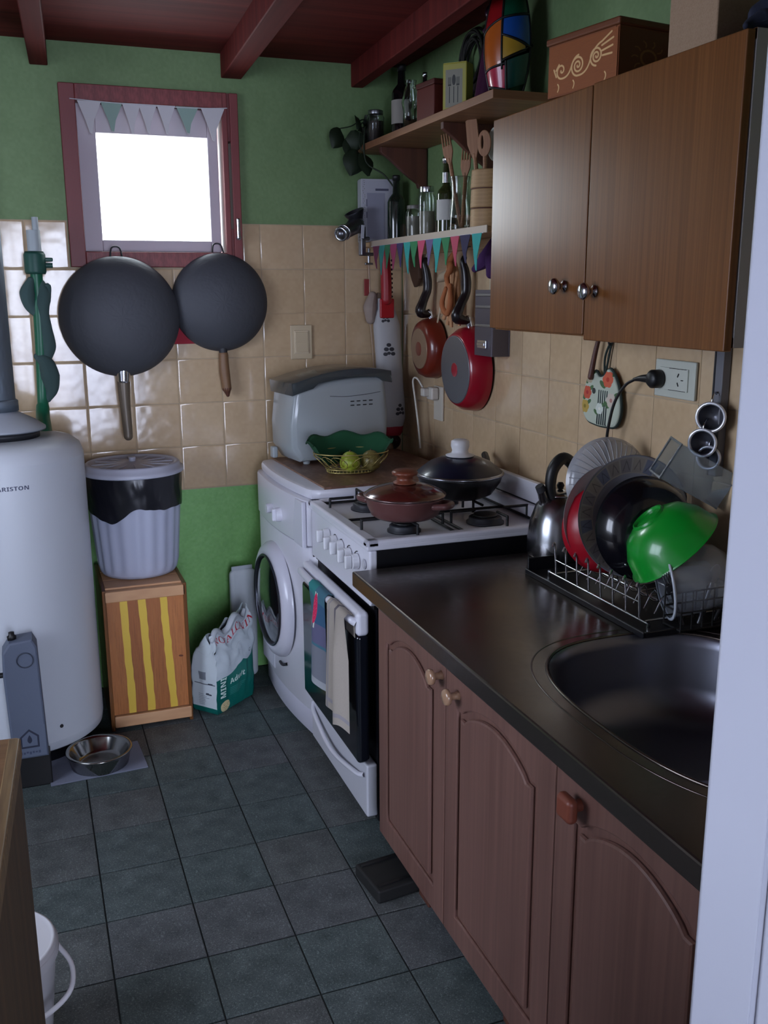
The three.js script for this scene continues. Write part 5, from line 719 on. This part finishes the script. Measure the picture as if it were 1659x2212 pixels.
{
  const t = thing('glass_carafe', 'clear glass carafe holding wooden forks on the lower shelf', 'carafe', [1.262, LS, -2.725]);
  part(t, 'carafe_glass', lathe([[0, 0], [0.03, 0], [0.032, 0.006], [0.03, 0.05], [0.025, 0.1], [0.027, 0.14], [0.031, 0.158], [0.029, 0.158], [0.025, 0.14], [0.023, 0.1], [0.028, 0.05], [0.029, 0.007], [0, 0.005]], 44), m.glass); part(t, 'carafe_rim', new THREE.TorusGeometry(0.03, 0.0012, 8, 36).rotateX(Math.PI / 2), m.glass, [0, 0.158, 0]);
  const s = thing('wooden_pot', 'stacked bamboo ring pot holding a spatula and a spoon', 'pot', [1.292, LS, -2.595]);
  const bam = M(0xffffff, 0.6, { map: woodTex(0xa08058, 0xb8966a, 541, [0.3, 0.05], 5) });
  [[0, 0.058], [0.06, 0.052], [0.114, 0.05]].forEach(([y, h], i) => part(s, 'bamboo_ring', lathe([[0.044, y], [0.051, y], [0.0515, y + 0.004], [0.0505 - 0.001 * i, y + h - 0.004], [0.049, y + h], [0.044, y + h]], 48), bam)); part(s, 'pot_floor', cyl(0.045, 0.045, 0.004, 32), bam, [0, 0.004, 0]); part(s, 'binding', merge([0.058, 0.113].map(y => new THREE.TorusGeometry(0.0485, 0.002, 6, 48).rotateX(Math.PI / 2).translate(0, y, 0))), m.darkWood);
  const tool = (name, label, p, lean, len, head) => { const q = thing(name, label, 'utensil', p); q.rotation.set(lean[0], -1.0, lean[1]); part(q, 'handle', taper([[0, 0, 0], [0, len * 0.5, 0], [0, len, 0]], [0.006, 0.006, 0.0065], 14, 8), m.utensil); part(q, head[0], head[1].translate(0, len, 0), m.utensil); };
  const fork = () => merge([extrude(poly([[-0.006, -0.012], [0.006, -0.012], [0.017, 0.018], [0.017, 0.04], [-0.017, 0.04], [-0.017, 0.018]]), 0.005, 0.0015), ...[-0.0135, -0.0045, 0.0045, 0.0135].map(x => taper([[x, 0.036, 0.0025], [x, 0.075, 0.0025]], [0.0035, 0.002], 6, 6))]);
  tool('wooden_fork', 'wooden fork leaning left out of the glass carafe', [1.268, LS + 0.012, -2.727], [-0.02, 0.2], 0.205, ['fork_head', fork()]); tool('wooden_fork', 'shorter wooden fork leaning right in the glass carafe', [1.27, LS + 0.012, -2.722], [0, -0.06], 0.155, ['fork_head', fork()]);
  tool('wooden_spatula', 'flat wooden spatula standing in the bamboo pot', [1.28, LS + 0.012, -2.612], [0, 0.13], 0.2, ['blade', extrude(poly([[-0.007, -0.01], [0.007, -0.01], [0.02, 0.03], [0.019, 0.1], [0.01, 0.105], [-0.019, 0.096], [-0.02, 0.03]]), 0.005, 0.0018)]);
  tool('wooden_spoon', 'slotted wooden spoon leaning right in the bamboo pot', [1.285, LS + 0.012, -2.595], [0, 0.03], 0.195, ['spoon_bowl', extrude(poly(superell(0.022, 0.036, 2, 30).map(([x, y]) => [x, y + 0.03]), [superell(0.004, 0.018, 2, 14).map(([x, y]) => [x - 0.006, y + 0.034])]), 0.006, 0.0018)]);
  const pw = thing('white_paddle', 'pale plastic paddle behind the wooden spoon in the bamboo pot', 'utensil', [1.315, LS + 0.012, -2.598]); pw.rotation.set(0, -1.0, -0.02); part(pw, 'handle', taper([[0, 0, 0], [0, 0.18, 0]], [0.005, 0.006], 8, 8), M(0xb9bdb2, 0.5)); part(pw, 'blade', extrude(poly(superell(0.03, 0.048, 2.4, 30).map(([x, y]) => [x, y + 0.225])), 0.004, 0.0015), M(0xb9bdb2, 0.5));
}
// upper shelf
jar('dark_jar', 'dark jar with a shiny lid at the left end of the upper shelf', [1.205, US, -3.3], 0.03, 0.105, m.steel, 0.6, M(0x2a1c18, 0.6));
bottle('black_bottle', 'tall black bottle with a white label on the upper shelf', [1.262, US, -3.2], 0.034, 0.235, blackGlass, m.black, 0.3);
{ const t = scene.children[scene.children.length - 1]; part(t, 'paper_label', new THREE.CylinderGeometry(0.0345, 0.0345, 0.075, 30, 1, true, 4.4, 2.2), M(0x9a958c, 0.7), [0, 0.085, 0], null, 'pale label'); }
{
  const t = thing('glass_jug', 'faceted glass jug glinting at the front of the upper shelf', 'jug', [1.213, US, -2.995]);
  part(t, 'jug_glass', lathe([[0, 0], [0.024, 0], [0.026, 0.008], [0.024, 0.05], [0.03, 0.08], [0.022, 0.115], [0.016, 0.13], [0.018, 0.145], [0.016, 0.145], [0.013, 0.13], [0.019, 0.115], [0.027, 0.08], [0.021, 0.05], [0.022, 0.01], [0, 0.008]], 10).toNonIndexed(), m.glass); part(t, 'handle', tube([[0.0, 0.12, 0.02], [0.0, 0.12, 0.045], [0.0, 0.075, 0.045], [0, 0.06, 0.026]], 0.004, 20, 8), m.glass);
  bottle('flip_bottle', 'slim dark bottle with a bright reflection beside the glass jug', [1.24, US, -2.945], 0.018, 0.16, blackGlass, m.chrome, 0.35);
  const bx = thing('red_box', 'dark red box behind the yellow box on the upper shelf', 'box', [1.262, US, -2.86], 0.1); part(bx, 'box_body', span(-0.06, 0.06, 0, 0.1, -0.055, 0.055, 0.003), M(0x5a1a12, 0.6)); part(bx, 'lid', span(-0.062, 0.062, 0.1, 0.116, -0.057, 0.057, 0.003), M(0x4e1710, 0.6));
  const y = thing('yellow_box', 'small yellow box with a cutlery picture on the upper shelf', 'box', [1.222, US, -2.66], 0.75);
  const tex = ctex(256, 384, (g, w, h) => { g.fillStyle = '#a9a34e'; g.fillRect(0, 0, w, h); g.fillStyle = '#8a8878'; g.fillRect(22, 44, w - 56, h - 60); g.fillStyle = '#3a3b36'; for (const [x, s] of [[70, 1], [120, 0], [168, 1]]) { g.fillRect(x - 5, 190, 10, 140); if (s) { for (let k = -2; k < 3; k++) g.fillRect(x + k * 8 - 2, 110, 4, 70); g.fillRect(x - 18, 170, 36, 14); } else { g.beginPath(); g.ellipse(x, 135, 22, 46, 0, 0, 7); g.fill(); } } });
  part(y, 'box_body', span(-0.026, 0.026, 0, 0.125, -0.036, 0.036, 0.002), M(0xa9a33c, 0.55)); part(y, 'front_print', new THREE.PlaneGeometry(0.066, 0.118).rotateY(-Math.PI / 2), M(0xffffff, 0.55, { map: tex }), [-0.0265, 0.0625, 0], null, 'cutlery picture'); part(y, 'top_flap', span(-0.025, 0.025, 0.125, 0.1265, -0.035, 0.035), M(0xb5ae4c, 0.55));
  const pb = thing('purple_bag', 'crumpled purple foil bag beside the stained glass lamp', 'bag', [1.285, US, -2.565], 0.2); const g = new RoundedBoxGeometry(0.09, 0.2, 0.06, 8, 0.024), P = g.attributes.position; for (let i = 0; i < P.count; i++) { const x = P.getX(i), yy = P.getY(i), z = P.getZ(i), n = noise((x + 1) * 40, (yy + 1) * 26 + z * 30 + 5, 99, 99, 551) - 0.5, f = (yy + 0.1) / 0.2; P.setXYZ(i, x * (1 - 0.3 * f) + n * 0.02, yy, z * (1 - 0.5 * f * f) + n * 0.02); } g.computeVertexNormals(); part(pb, 'bag_body', g, M(0x4a2440, 0.3, { metalness: 0.3 }), [0, 0.101, 0]); part(pb, 'twisted_top', taper([[0, 0.195, 0], [0.004, 0.22, 0.0], [-0.012, 0.24, 0.005]], [0.028, 0.01, 0.02], 12, 10), M(0x4a2440, 0.3, { metalness: 0.3 }));
}
{   // stained glass lamp
  const t = thing('stained_glass_lamp', 'tall stained glass lamp of red orange blue and yellow panes on the upper shelf', 'lamp', [1.262, US, -2.435]);
  const Hh = 0.27, rad = y => 0.028 + 0.034 * Math.sin(Math.PI * (0.12 + 0.8 * y / Hh)), pt = (a, y, o = 0) => { const r = rad(y) + o; return [r * Math.sin(a), y, r * Math.cos(a)]; };
  const A0 = -0.62;                                                             // direction of the camera round the lamp
  const pane = (name, a0, a1, lo, hi, color, label) => { const P = [], I = [], n = 10, k = 8; for (const o of [0, -0.003]) for (let j = 0; j <= k; j++) for (let i = 0; i <= n; i++) { const a = a0 + (a1 - a0) * i / n, u = i / n, y0 = lo(u), y1 = hi(u); P.push(...pt(a + A0, y0 + (y1 - y0) * j / k, o)); } const s = (n + 1) * (k + 1); for (const f of [0, 1]) for (let j = 0; j < k; j++) for (let i = 0; i < n; i++) { const q = f * s + j * (n + 1) + i, w = q + n + 1; f ? I.push(q, w, q + 1, w, w + 1, q + 1) : I.push(q, q + 1, w, w, q + 1, w + 1); } const g = new THREE.BufferGeometry(); g.setAttribute('position', new THREE.Float32BufferAttribute(P, 3)); g.setIndex(I); g.computeVertexNormals(); part(t, name, g, M(color, 0.3, { clearcoat: 0.5 }), null, null, label); };
  const c = v => () => v, l = (a, b) => u => a + (b - a) * u;
  pane('red_pane', -1.35, -0.17, l(0.155, 0.185), c(0.262), 0x8c1218, 'red pane'); pane('orange_pane', -1.35, -0.17, l(0.062, 0.075), l(0.15, 0.18), 0xb4591a, 'orange pane'); pane('pink_pane', -1.35, 0.1, l(0.03, 0.012), l(0.06, 0.07), 0xb0173f, 'pink pane');
  pane('green_pane', -0.1, 1.3, l(0.185, 0.2), c(0.262), 0x0c4a33, 'dark green pane'); pane('blue_pane', -0.1, 1.3, l(0.145, 0.12), l(0.18, 0.194), 0x184a9a, 'blue pane'); pane('yellow_pane', -0.1, 0.95, l(0.085, 0.112), l(0.14, 0.118), 0xb08a2a, 'yellow pane'); pane('teal_pane', 0.0, 1.3, l(0.012, 0.03), l(0.078, 0.105), 0x0d3d36, 'dark teal pane');
  const back = (name, a0, a1, y0, y1, col) => pane(name, a0, a1, c(y0), c(y1), col); back('navy_pane', 1.36, 3.1, 0.13, 0.262, 0x1b2f66); back('moss_pane', 1.36, 3.1, 0.012, 0.124, 0x27492c); back('wine_pane', 3.16, 4.88, 0.012, 0.262, 0x4a1220);
  const cm = (a0, y0, a1, y1) => tube(Array.from({ length: 9 }, (_, i) => pt(a0 + (a1 - a0) * i / 8 + A0, y0 + (y1 - y0) * i / 8, 0.0006)), 0.0028, 20, 6);
  part(t, 'lead_line', merge([cm(-0.135, 0.06, -0.135, 0.265), cm(-1.38, 0.01, -1.38, 0.265), cm(1.33, 0.01, 1.33, 0.265), cm(-1.35, 0.152, -0.135, 0.183), cm(-1.35, 0.061, 0.0, 0.074), cm(-0.135, 0.183, 1.33, 0.198), cm(-0.135, 0.143, 0.97, 0.119), cm(0.97, 0.119, 1.33, 0.118), cm(-0.135, 0.08, 0.97, 0.108), cm(0.05, 0.08, 0.08, 0.012), cm(-1.35, 0.027, 0.08, 0.012), cm(3.13, 0.01, 3.13, 0.265), cm(1.33, 0.127, 3.13, 0.127)]), M(0x0b0b0b, 0.5));
  part(t, 'lamp_base', lathe([[0, 0], [0.045, 0], [0.046, 0.006], [0.04, 0.012], [0, 0.012]], 40), m.black); part(t, 'lamp_cap', lathe([[0.034, 0.262], [0.036, 0.266], [0.02, 0.272], [0, 0.273]], 40), m.black);
}
{   // dark plant and wire ornament
  const t = thing('trailing_plant', 'dark trailing plant in a small pot at the left end of the upper shelf', 'plant', [1.215, US, -3.385]);
  part(t, 'pot', lathe([[0, 0], [0.026, 0], [0.034, 0.055], [0.036, 0.062], [0.031, 0.062], [0.028, 0.05], [0, 0.05]], 32), M(0x1d1b18, 0.6)); const lm = M(0x1c2a16, 0.6, { side: THREE.DoubleSide });
  const leaf = (p, r, s) => { const P = [], I = []; for (let j = 0; j <= 6; j++) for (let i = -2; i <= 2; i++) { const f = j / 6, w = Math.sin(Math.PI * Math.min(1, f * 0.9 + 0.08)) * 0.5 * s; P.push(i / 2 * w, -f * s, -Math.abs(i) * 0.06 * s + Math.sin(f * 2.4) * 0.22 * s); } for (let j = 0; j < 6; j++) for (let i = 0; i < 4; i++) { const a = j * 5 + i; I.push(a, a + 5, a + 1, a + 1, a + 5, a + 6); } const g = new THREE.BufferGeometry(); g.setAttribute('position', new THREE.Float32BufferAttribute(P, 3)); g.setIndex(I); g.computeVertexNormals(); part(t, 'leaf', g, lm, p, r); };
  [[[-0.12, 0.05, 0.03], [0.1, 0.3, -0.5], 0.075], [[-0.075, 0.045, 0.04], [0.2, -0.2, 0.2], 0.07], [[-0.07, -0.02, 0.05], [0.1, 0.1, -0.25], 0.09], [[-0.05, -0.03, 0.055], [-0.1, 0.5, 0.3], 0.08], [[-0.02, 0.1, 0.03], [0.6, 0, 0.6], 0.06], [[-0.05, 0.09, 0.02], [-0.3, 0.8, -0.5], 0.065], [[-0.09, 0.02, 0.03], [0.2, 0.4, -0.1], 0.06]].forEach(a => leaf(...a));
  part(t, 'stem', merge([tube([[0, 0.05, 0], [-0.03, 0.085, 0.02], [-0.08, 0.06, 0.03], [-0.12, 0.05, 0.03]], 0.002, 24, 6), tube([[0, 0.05, 0], [-0.045, 0.07, 0.04], [-0.06, 0.0, 0.055], [-0.045, -0.03, 0.06]], 0.002, 24, 6), tube([[0, 0.05, 0.01], [-0.04, 0.05, 0.06], [-0.045, -0.06, 0.08], [0.01, -0.11, 0.12], [0.05, -0.19, 0.17], [0.06, -0.24, 0.18]], 0.003, 50, 6)]), lm);
  const o = thing('wire_wreath', 'dark twisted wire wreath hanging on the wall above the upper shelf', 'wreath', [XR - 0.025, 2.105, -2.8]);
  const G = []; for (let k = 0; k < 9; k++) G.push(new THREE.TorusGeometry(rr(0.055, 0.085), 0.004, 6, 40).rotateX(rr(-0.15, 0.15)).rotateY(Math.PI / 2 + rr(-0.15, 0.15)).translate(0, rr(-0.01, 0.01), rr(-0.01, 0.01))); part(o, 'twisted_wire', merge(G), M(0x17140f, 0.7)); part(o, 'bow', merge([taper([[0, -0.06, 0], [-0.012, -0.09, 0.02], [0, -0.07, 0.03]], [0.006, 0.012, 0.004], 12, 8), taper([[0, -0.06, 0], [-0.012, -0.09, -0.02], [0, -0.07, -0.03]], [0.006, 0.012, 0.004], 12, 8)]), M(0x2a1f1c, 0.8));
  const q = thing('pale_plate', 'pale round plate leaning on the wall behind the glass jug', 'plate', [1.335, US + 0.07, -3.02]); part(q, 'plate_body', lathe([[0, 0], [0.045, 0], [0.07, 0.012], [0.072, 0.014], [0.045, 0.004], [0, 0.004]], 40).rotateZ(Math.PI / 2), M(0x4a4a44, 0.5)); part(q, 'foot_ring', lathe([[0.03, -0.004], [0.034, -0.004], [0.034, 0.001], [0.03, 0.001]], 30).rotateZ(Math.PI / 2), M(0x4a4a44, 0.5));
}
// ---------------------------------------------------------------- things hanging on the right wall and in the corner
{
  const pan = (name, label, p, R, base, dep, body, baseMat, dot, hk) => {
    const t = thing(name, label, 'pan', p, 0, undefined); t.rotation.z = 0.03;
    const ax = g => g.rotateZ(Math.PI / 2);                                     // lathe +y turned to -x: the base faces the room
    part(t, 'pan_body', ax(lathe([[R - 0.002, 0.0], [R, 0.002], [R * 0.96, dep * 0.6], [R * 0.86, dep * 0.9], [base + 0.004, dep], [base, dep], [0, dep], [0, dep - 0.003], [base, dep - 0.004], [R * 0.83, dep * 0.85], [R * 0.93, dep * 0.5], [R * 0.97, 0.0]], 64)), body);
    part(t, 'base_disc', ax(lathe([[base, dep], [base, dep + 0.002], [base * 0.97, dep + 0.003], [0, dep + 0.003]], 56)), baseMat, null, null, 'bare metal base'); part(t, 'base_dot', ax(lathe([[dot, dep + 0.003], [dot, dep + 0.0042], [0, dep + 0.0042]], 36)), body);
    part(t, 'handle', taper(hk.map(([x, y, z]) => [x, y, z]), [0.011, 0.019, 0.0155, 0.015, 0.0165, 0.0135, 0.009], 40, 14), M(0x1a1214, 0.28)); part(t, 'ferrule', taper([[-0.012, R - 0.012, 0], [hk[0][0], hk[0][1] + 0.01, hk[0][2]]], [0.011, 0.01], 8, 14), m.chrome);
    part(t, 'hanging_ring', tube([[hk.at(-1)[0], hk.at(-1)[1], hk.at(-1)[2]], [hk.at(-1)[0] + 0.01, hk.at(-1)[1] + 0.03, 0.004], [hk.at(-1)[0] + 0.022, hk.at(-1)[1] + 0.034, 0.0]], 0.0025, 12, 6), m.steel); return t;
  };
  pan('brown_frying_pan', 'smaller copper brown pan hanging with its base outward', [XR - 0.008, 1.232, -3.115], 0.106, 0.07, 0.06, M(0x6e2416, 0.3, { clearcoat: 0.4 }), M(0x9a8068, 0.45, { metalness: 0.4 }), 0.024, [[-0.02, 0.115, 0], [-0.052, 0.125, 0], [-0.042, 0.16, 0], [-0.025, 0.2, 0], [-0.026, 0.25, 0], [-0.034, 0.29, 0], [-0.03, 0.3, 0]]);
  pan('red_frying_pan', 'larger bright red pan hanging with its grey base outward', [XR - 0.008, 1.183, -2.8], 0.136, 0.108, 0.066, M(0x9a1026, 0.28, { clearcoat: 0.5 }), M(0x76757a, 0.4, { metalness: 0.6 }), 0.022, [[-0.02, 0.15, 0], [-0.058, 0.165, 0], [-0.046, 0.2, 0], [-0.026, 0.24, 0], [-0.026, 0.3, 0], [-0.034, 0.335, 0], [-0.03, 0.345, 0]]);
  const c = thing('cutting_board', 'dark wooden cutting board hanging behind the copper brown pan', 'cutting board', [XR - 0.012, 1.5, -3.275]); part(c, 'board', extrude(poly([[-0.04, 0.09], [0.045, 0.09], [0.05, -0.03], [0.03, -0.055], [0.005, -0.06], [-0.02, -0.035], [-0.045, 0.0]]), 0.014, 0.003).rotateY(-Math.PI / 2), M(0x4b3426, 0.6)); part(c, 'cord_loop', tube([[-0.007, 0.08, -0.01], [-0.004, 0.1, 0], [-0.007, 0.08, 0.01]], 0.0018, 12, 6), m.whiteMatt);
  const b = thing('raffia_bundle', 'bundle of orange ribbon and pale raffia hanging between the two pans', 'ribbon', [XR - 0.04, 1.5, -2.905]);
  const rib = M(0xa8643a, 0.8), raf = M(0xc09068, 0.85); const rs = []; for (let k = 0; k < 26; k++) { const o = rr(-1, 1); rs.push(tube([[rr(-0.01, 0.005), 0.035, o * 0.008], [rr(-0.014, 0.008), -0.015, o * 0.02], [rr(-0.02, 0.012), -0.08 - rr(0, 0.03), o * 0.038 - 0.004], [rr(-0.015, 0.012), -0.14 - rr(0, 0.05), o * 0.05 - 0.012]], rr(0.004, 0.008), 20, 6)); } part(b, 'raffia', merge(rs), raf);
  part(b, 'ribbon_loop', merge([taper([[-0.022, -0.055, 0.03], [-0.027, -0.11, 0.045], [-0.024, -0.145, 0.015], [-0.027, -0.115, -0.02], [-0.022, -0.065, -0.004]], [0.006, 0.0095, 0.0095, 0.0095, 0.006], 30, 8), taper([[-0.01, 0.03, 0.0], [-0.02, 0.0, 0.03], [-0.02, -0.03, 0.0], [-0.022, -0.06, 0.02]], [0.006, 0.01, 0.01, 0.006], 24, 8), taper([[-0.01, 0.045, 0.035], [-0.015, 0.02, 0.012], [-0.01, -0.01, -0.01]], [0.009, 0.011, 0.005], 14, 8)]), rib); part(b, 'onion_tops', taper([[0, -0.02, -0.02], [-0.01, -0.03, -0.06], [-0.008, -0.042, -0.1]], [0.02, 0.015, 0.004], 14, 10), M(0xa99880, 0.7)); part(b, 'pale_strand', taper([[-0.012, -0.07, 0], [-0.014, -0.12, -0.05], [-0.012, -0.175, -0.09]], [0.005, 0.006, 0.003], 18, 8), M(0xbfae94, 0.8));
  const p = thing('purple_cloth', 'purple cloth hanging at the edge of the wall cabinet', 'cloth', [1.29, 1.565, -2.62]); const pc = M(0x3f1c50, 0.9); part(p, 'cloth_fold', merge([taper([[0.02, 0.0, 0.03], [-0.0, -0.05, 0.015], [-0.015, -0.075, -0.02]], [0.014, 0.024, 0.01], 20, 14), taper([[0.02, 0.0, 0.05], [0.01, -0.05, 0.05], [0.0, -0.09, 0.055]], [0.014, 0.026, 0.014], 20, 14)]), pc); part(p, 'hook', tube([[0.06, 0.02, 0.03], [0.03, 0.02, 0.03], [0.02, 0.0, 0.03]], 0.003, 10, 6), m.steel);
  const g = thing('metal_utensil_box', 'stamped grey metal utensil box on the wall beside the cabinet', 'box', [XR - 0.03, 1.335, -2.63]); const gm = M(0x66636e, 0.35, { metalness: 0.75 });
  part(g, 'box_wall', merge([span(-0.032, -0.029, -0.1, 0.095, -0.058, 0.058, 0.001), span(0.026, 0.029, -0.1, 0.095, -0.058, 0.058, 0.001), span(-0.029, 0.026, -0.1, 0.095, 0.055, 0.058, 0.001), span(-0.029, 0.026, -0.1, 0.095, -0.058, -0.055, 0.001), span(-0.029, 0.026, -0.1, -0.097, -0.055, 0.055, 0.001)]), gm); part(g, 'raised_band', merge([0.08, 0.045, -0.01].map(y => span(-0.035, -0.031, y - 0.004, y + 0.004, -0.05, 0.05, 0.0015))), m.steel); part(g, 'front_handle', merge([span(-0.038, -0.032, -0.078, -0.052, -0.03, 0.03, 0.003), span(-0.042, -0.037, -0.07, -0.06, -0.024, 0.024, 0.002)]), m.chrome);
  const sp = thing('cream_paper_roll', 'cream paper roll standing in the metal utensil box', 'roll', [XR - 0.03, 1.245, -2.61]); part(sp, 'roll_body', lathe([[0, 0], [0.022, 0], [0.022, 0.235], [0.01, 0.235], [0.01, 0.22], [0, 0.22]], 30), M(0xb5a68c, 0.8)); part(sp, 'paper_edge', span(0.02, 0.0225, 0, 0.235, -0.004, 0.004), M(0xa99a80, 0.8));
}
{   // bag dispenser in the corner
  const t = thing('bag_dispenser', 'long white cloth bag dispenser with red ends hanging in the corner', 'bag dispenser', [1.268, 1.4, -3.385]);
  const w = M(0xa9a8a8, 0.6), P = [], I = [], U = [], n = 48, k = 40; for (let j = 0; j <= k; j++) for (let i = 0; i <= n; i++) { const a = i / n * 6.2832, f = j / k, r = 0.05 * Math.min(1, 0.55 + f * 2.2) * (f > 0.93 ? 1 - (f - 0.93) * 4 : 1) + 0.003 * noise(f * 16, i / n * 8, 99, 8, 601); P.push(r * Math.cos(a) + 0.032 * f, -0.48 * f, r * 0.62 * Math.sin(a)); U.push(i / n, 1 - f); } for (let j = 0; j < k; j++) for (let i = 0; i < n; i++) { const a = j * (n + 1) + i, b = a + n + 1; I.push(a, a + 1, b, b, a + 1, b + 1); }
  const g = new THREE.BufferGeometry(); g.setAttribute('position', new THREE.Float32BufferAttribute(P, 3)); g.setAttribute('uv', new THREE.Float32BufferAttribute(U, 2)); g.setIndex(I); g.computeVertexNormals();
  const tex = ctex(512, 1024, (c, W, Hh) => { c.fillStyle = '#aaa9aa'; c.fillRect(0, 0, W, Hh); const ap = (x, y, s) => { c.fillStyle = '#2a2a30'; for (const [a, b, r] of [[0, -34, 12], [-14, -6, 13], [14, -6, 13], [-20, 24, 12], [20, 26, 12], [2, 20, 10]]) { c.beginPath(); c.arc(x + a * s, y + b * s, r * s, 0, 7); c.fill(); } }; ap(140, 400, 1.2); ap(90, 880, 1.1); ap(330, 640, 1); ap(150, 150, 0.9); c.fillStyle = '#8a3a2c'; c.fillRect(84, 60, 26, 60); });
  part(t, 'fabric_tube', g, M(0xffffff, 0.55, { map: tex, side: THREE.DoubleSide })); part(t, 'red_end', lathe([[0.034, 0.01], [0.04, 0.0], [0.036, -0.022], [0.028, -0.034], [0.02, -0.034], [0.03, -0.02], [0.032, 0.0]], 30).scale(1, 1, 0.62), M(0x8e1424, 0.7), [0.033, -0.478, 0], null, 'red gathered end'); part(t, 'loose_plastic', taper([[0.03, -0.51, 0], [0.04, -0.54, 0.01], [0.035, -0.56, 0.012]], [0.014, 0.022, 0.006], 12, 10), M(0x2a1a1c, 0.3));
  const r = thing('red_spatula', 'red plastic spatula hanging above the white bag dispenser', 'spatula', [1.255, 1.565, -3.35]); part(r, 'handle', taper([[0, 0, 0], [0.004, -0.1, 0.004], [0.004, -0.17, 0.006]], [0.018, 0.02, 0.02], 20, 12), M(0x9a1a24, 0.45)); part(r, 'blade', box(0.055, 0.07, 0.012, 0.005), m.red, [0.006, -0.2, 0.006]); part(r, 'serrated_edge', merge(Array.from({ length: 9 }, (_, i) => new THREE.SphereGeometry(0.0045, 8, 6).translate(0.026, -0.03 - i * 0.016, 0.004))), m.black);
  const s = thing('cord_with_pouch', 'thin cord with a small pale pouch hanging left of the bag dispenser', 'pouch', [1.21, 1.57, -3.4]);
  part(s, 'cord', merge([tube([[0, 0, 0], [0.002, -0.06, 0], [0.004, -0.15, 0.002]], 0.003, 20, 6), tube([[0.0, -0.24, 0.004], [0.01, -0.3, 0.0], [0.022, -0.42, -0.01]], 0.0022, 20, 6)]), M(0xb29a86, 0.7)); part(s, 'pouch_body', taper([[0.012, -0.16, 0.01], [0.002, -0.2, 0.012], [0.004, -0.245, 0.008]], [0.016, 0.026, 0.018], 20, 14), M(0x9a8a80, 0.7)); part(s, 'red_tag', box(0.022, 0.06, 0.006, 0.002), M(0x8a3030, 0.6), [-0.006, -0.13, 0.0]); part(s, 'clip', box(0.02, 0.04, 0.01, 0.003), M(0x6e5a4a, 0.6), [0.035, -0.17, 0.012], [0, 0, -0.2]);
}
renderer.render(scene, camera);
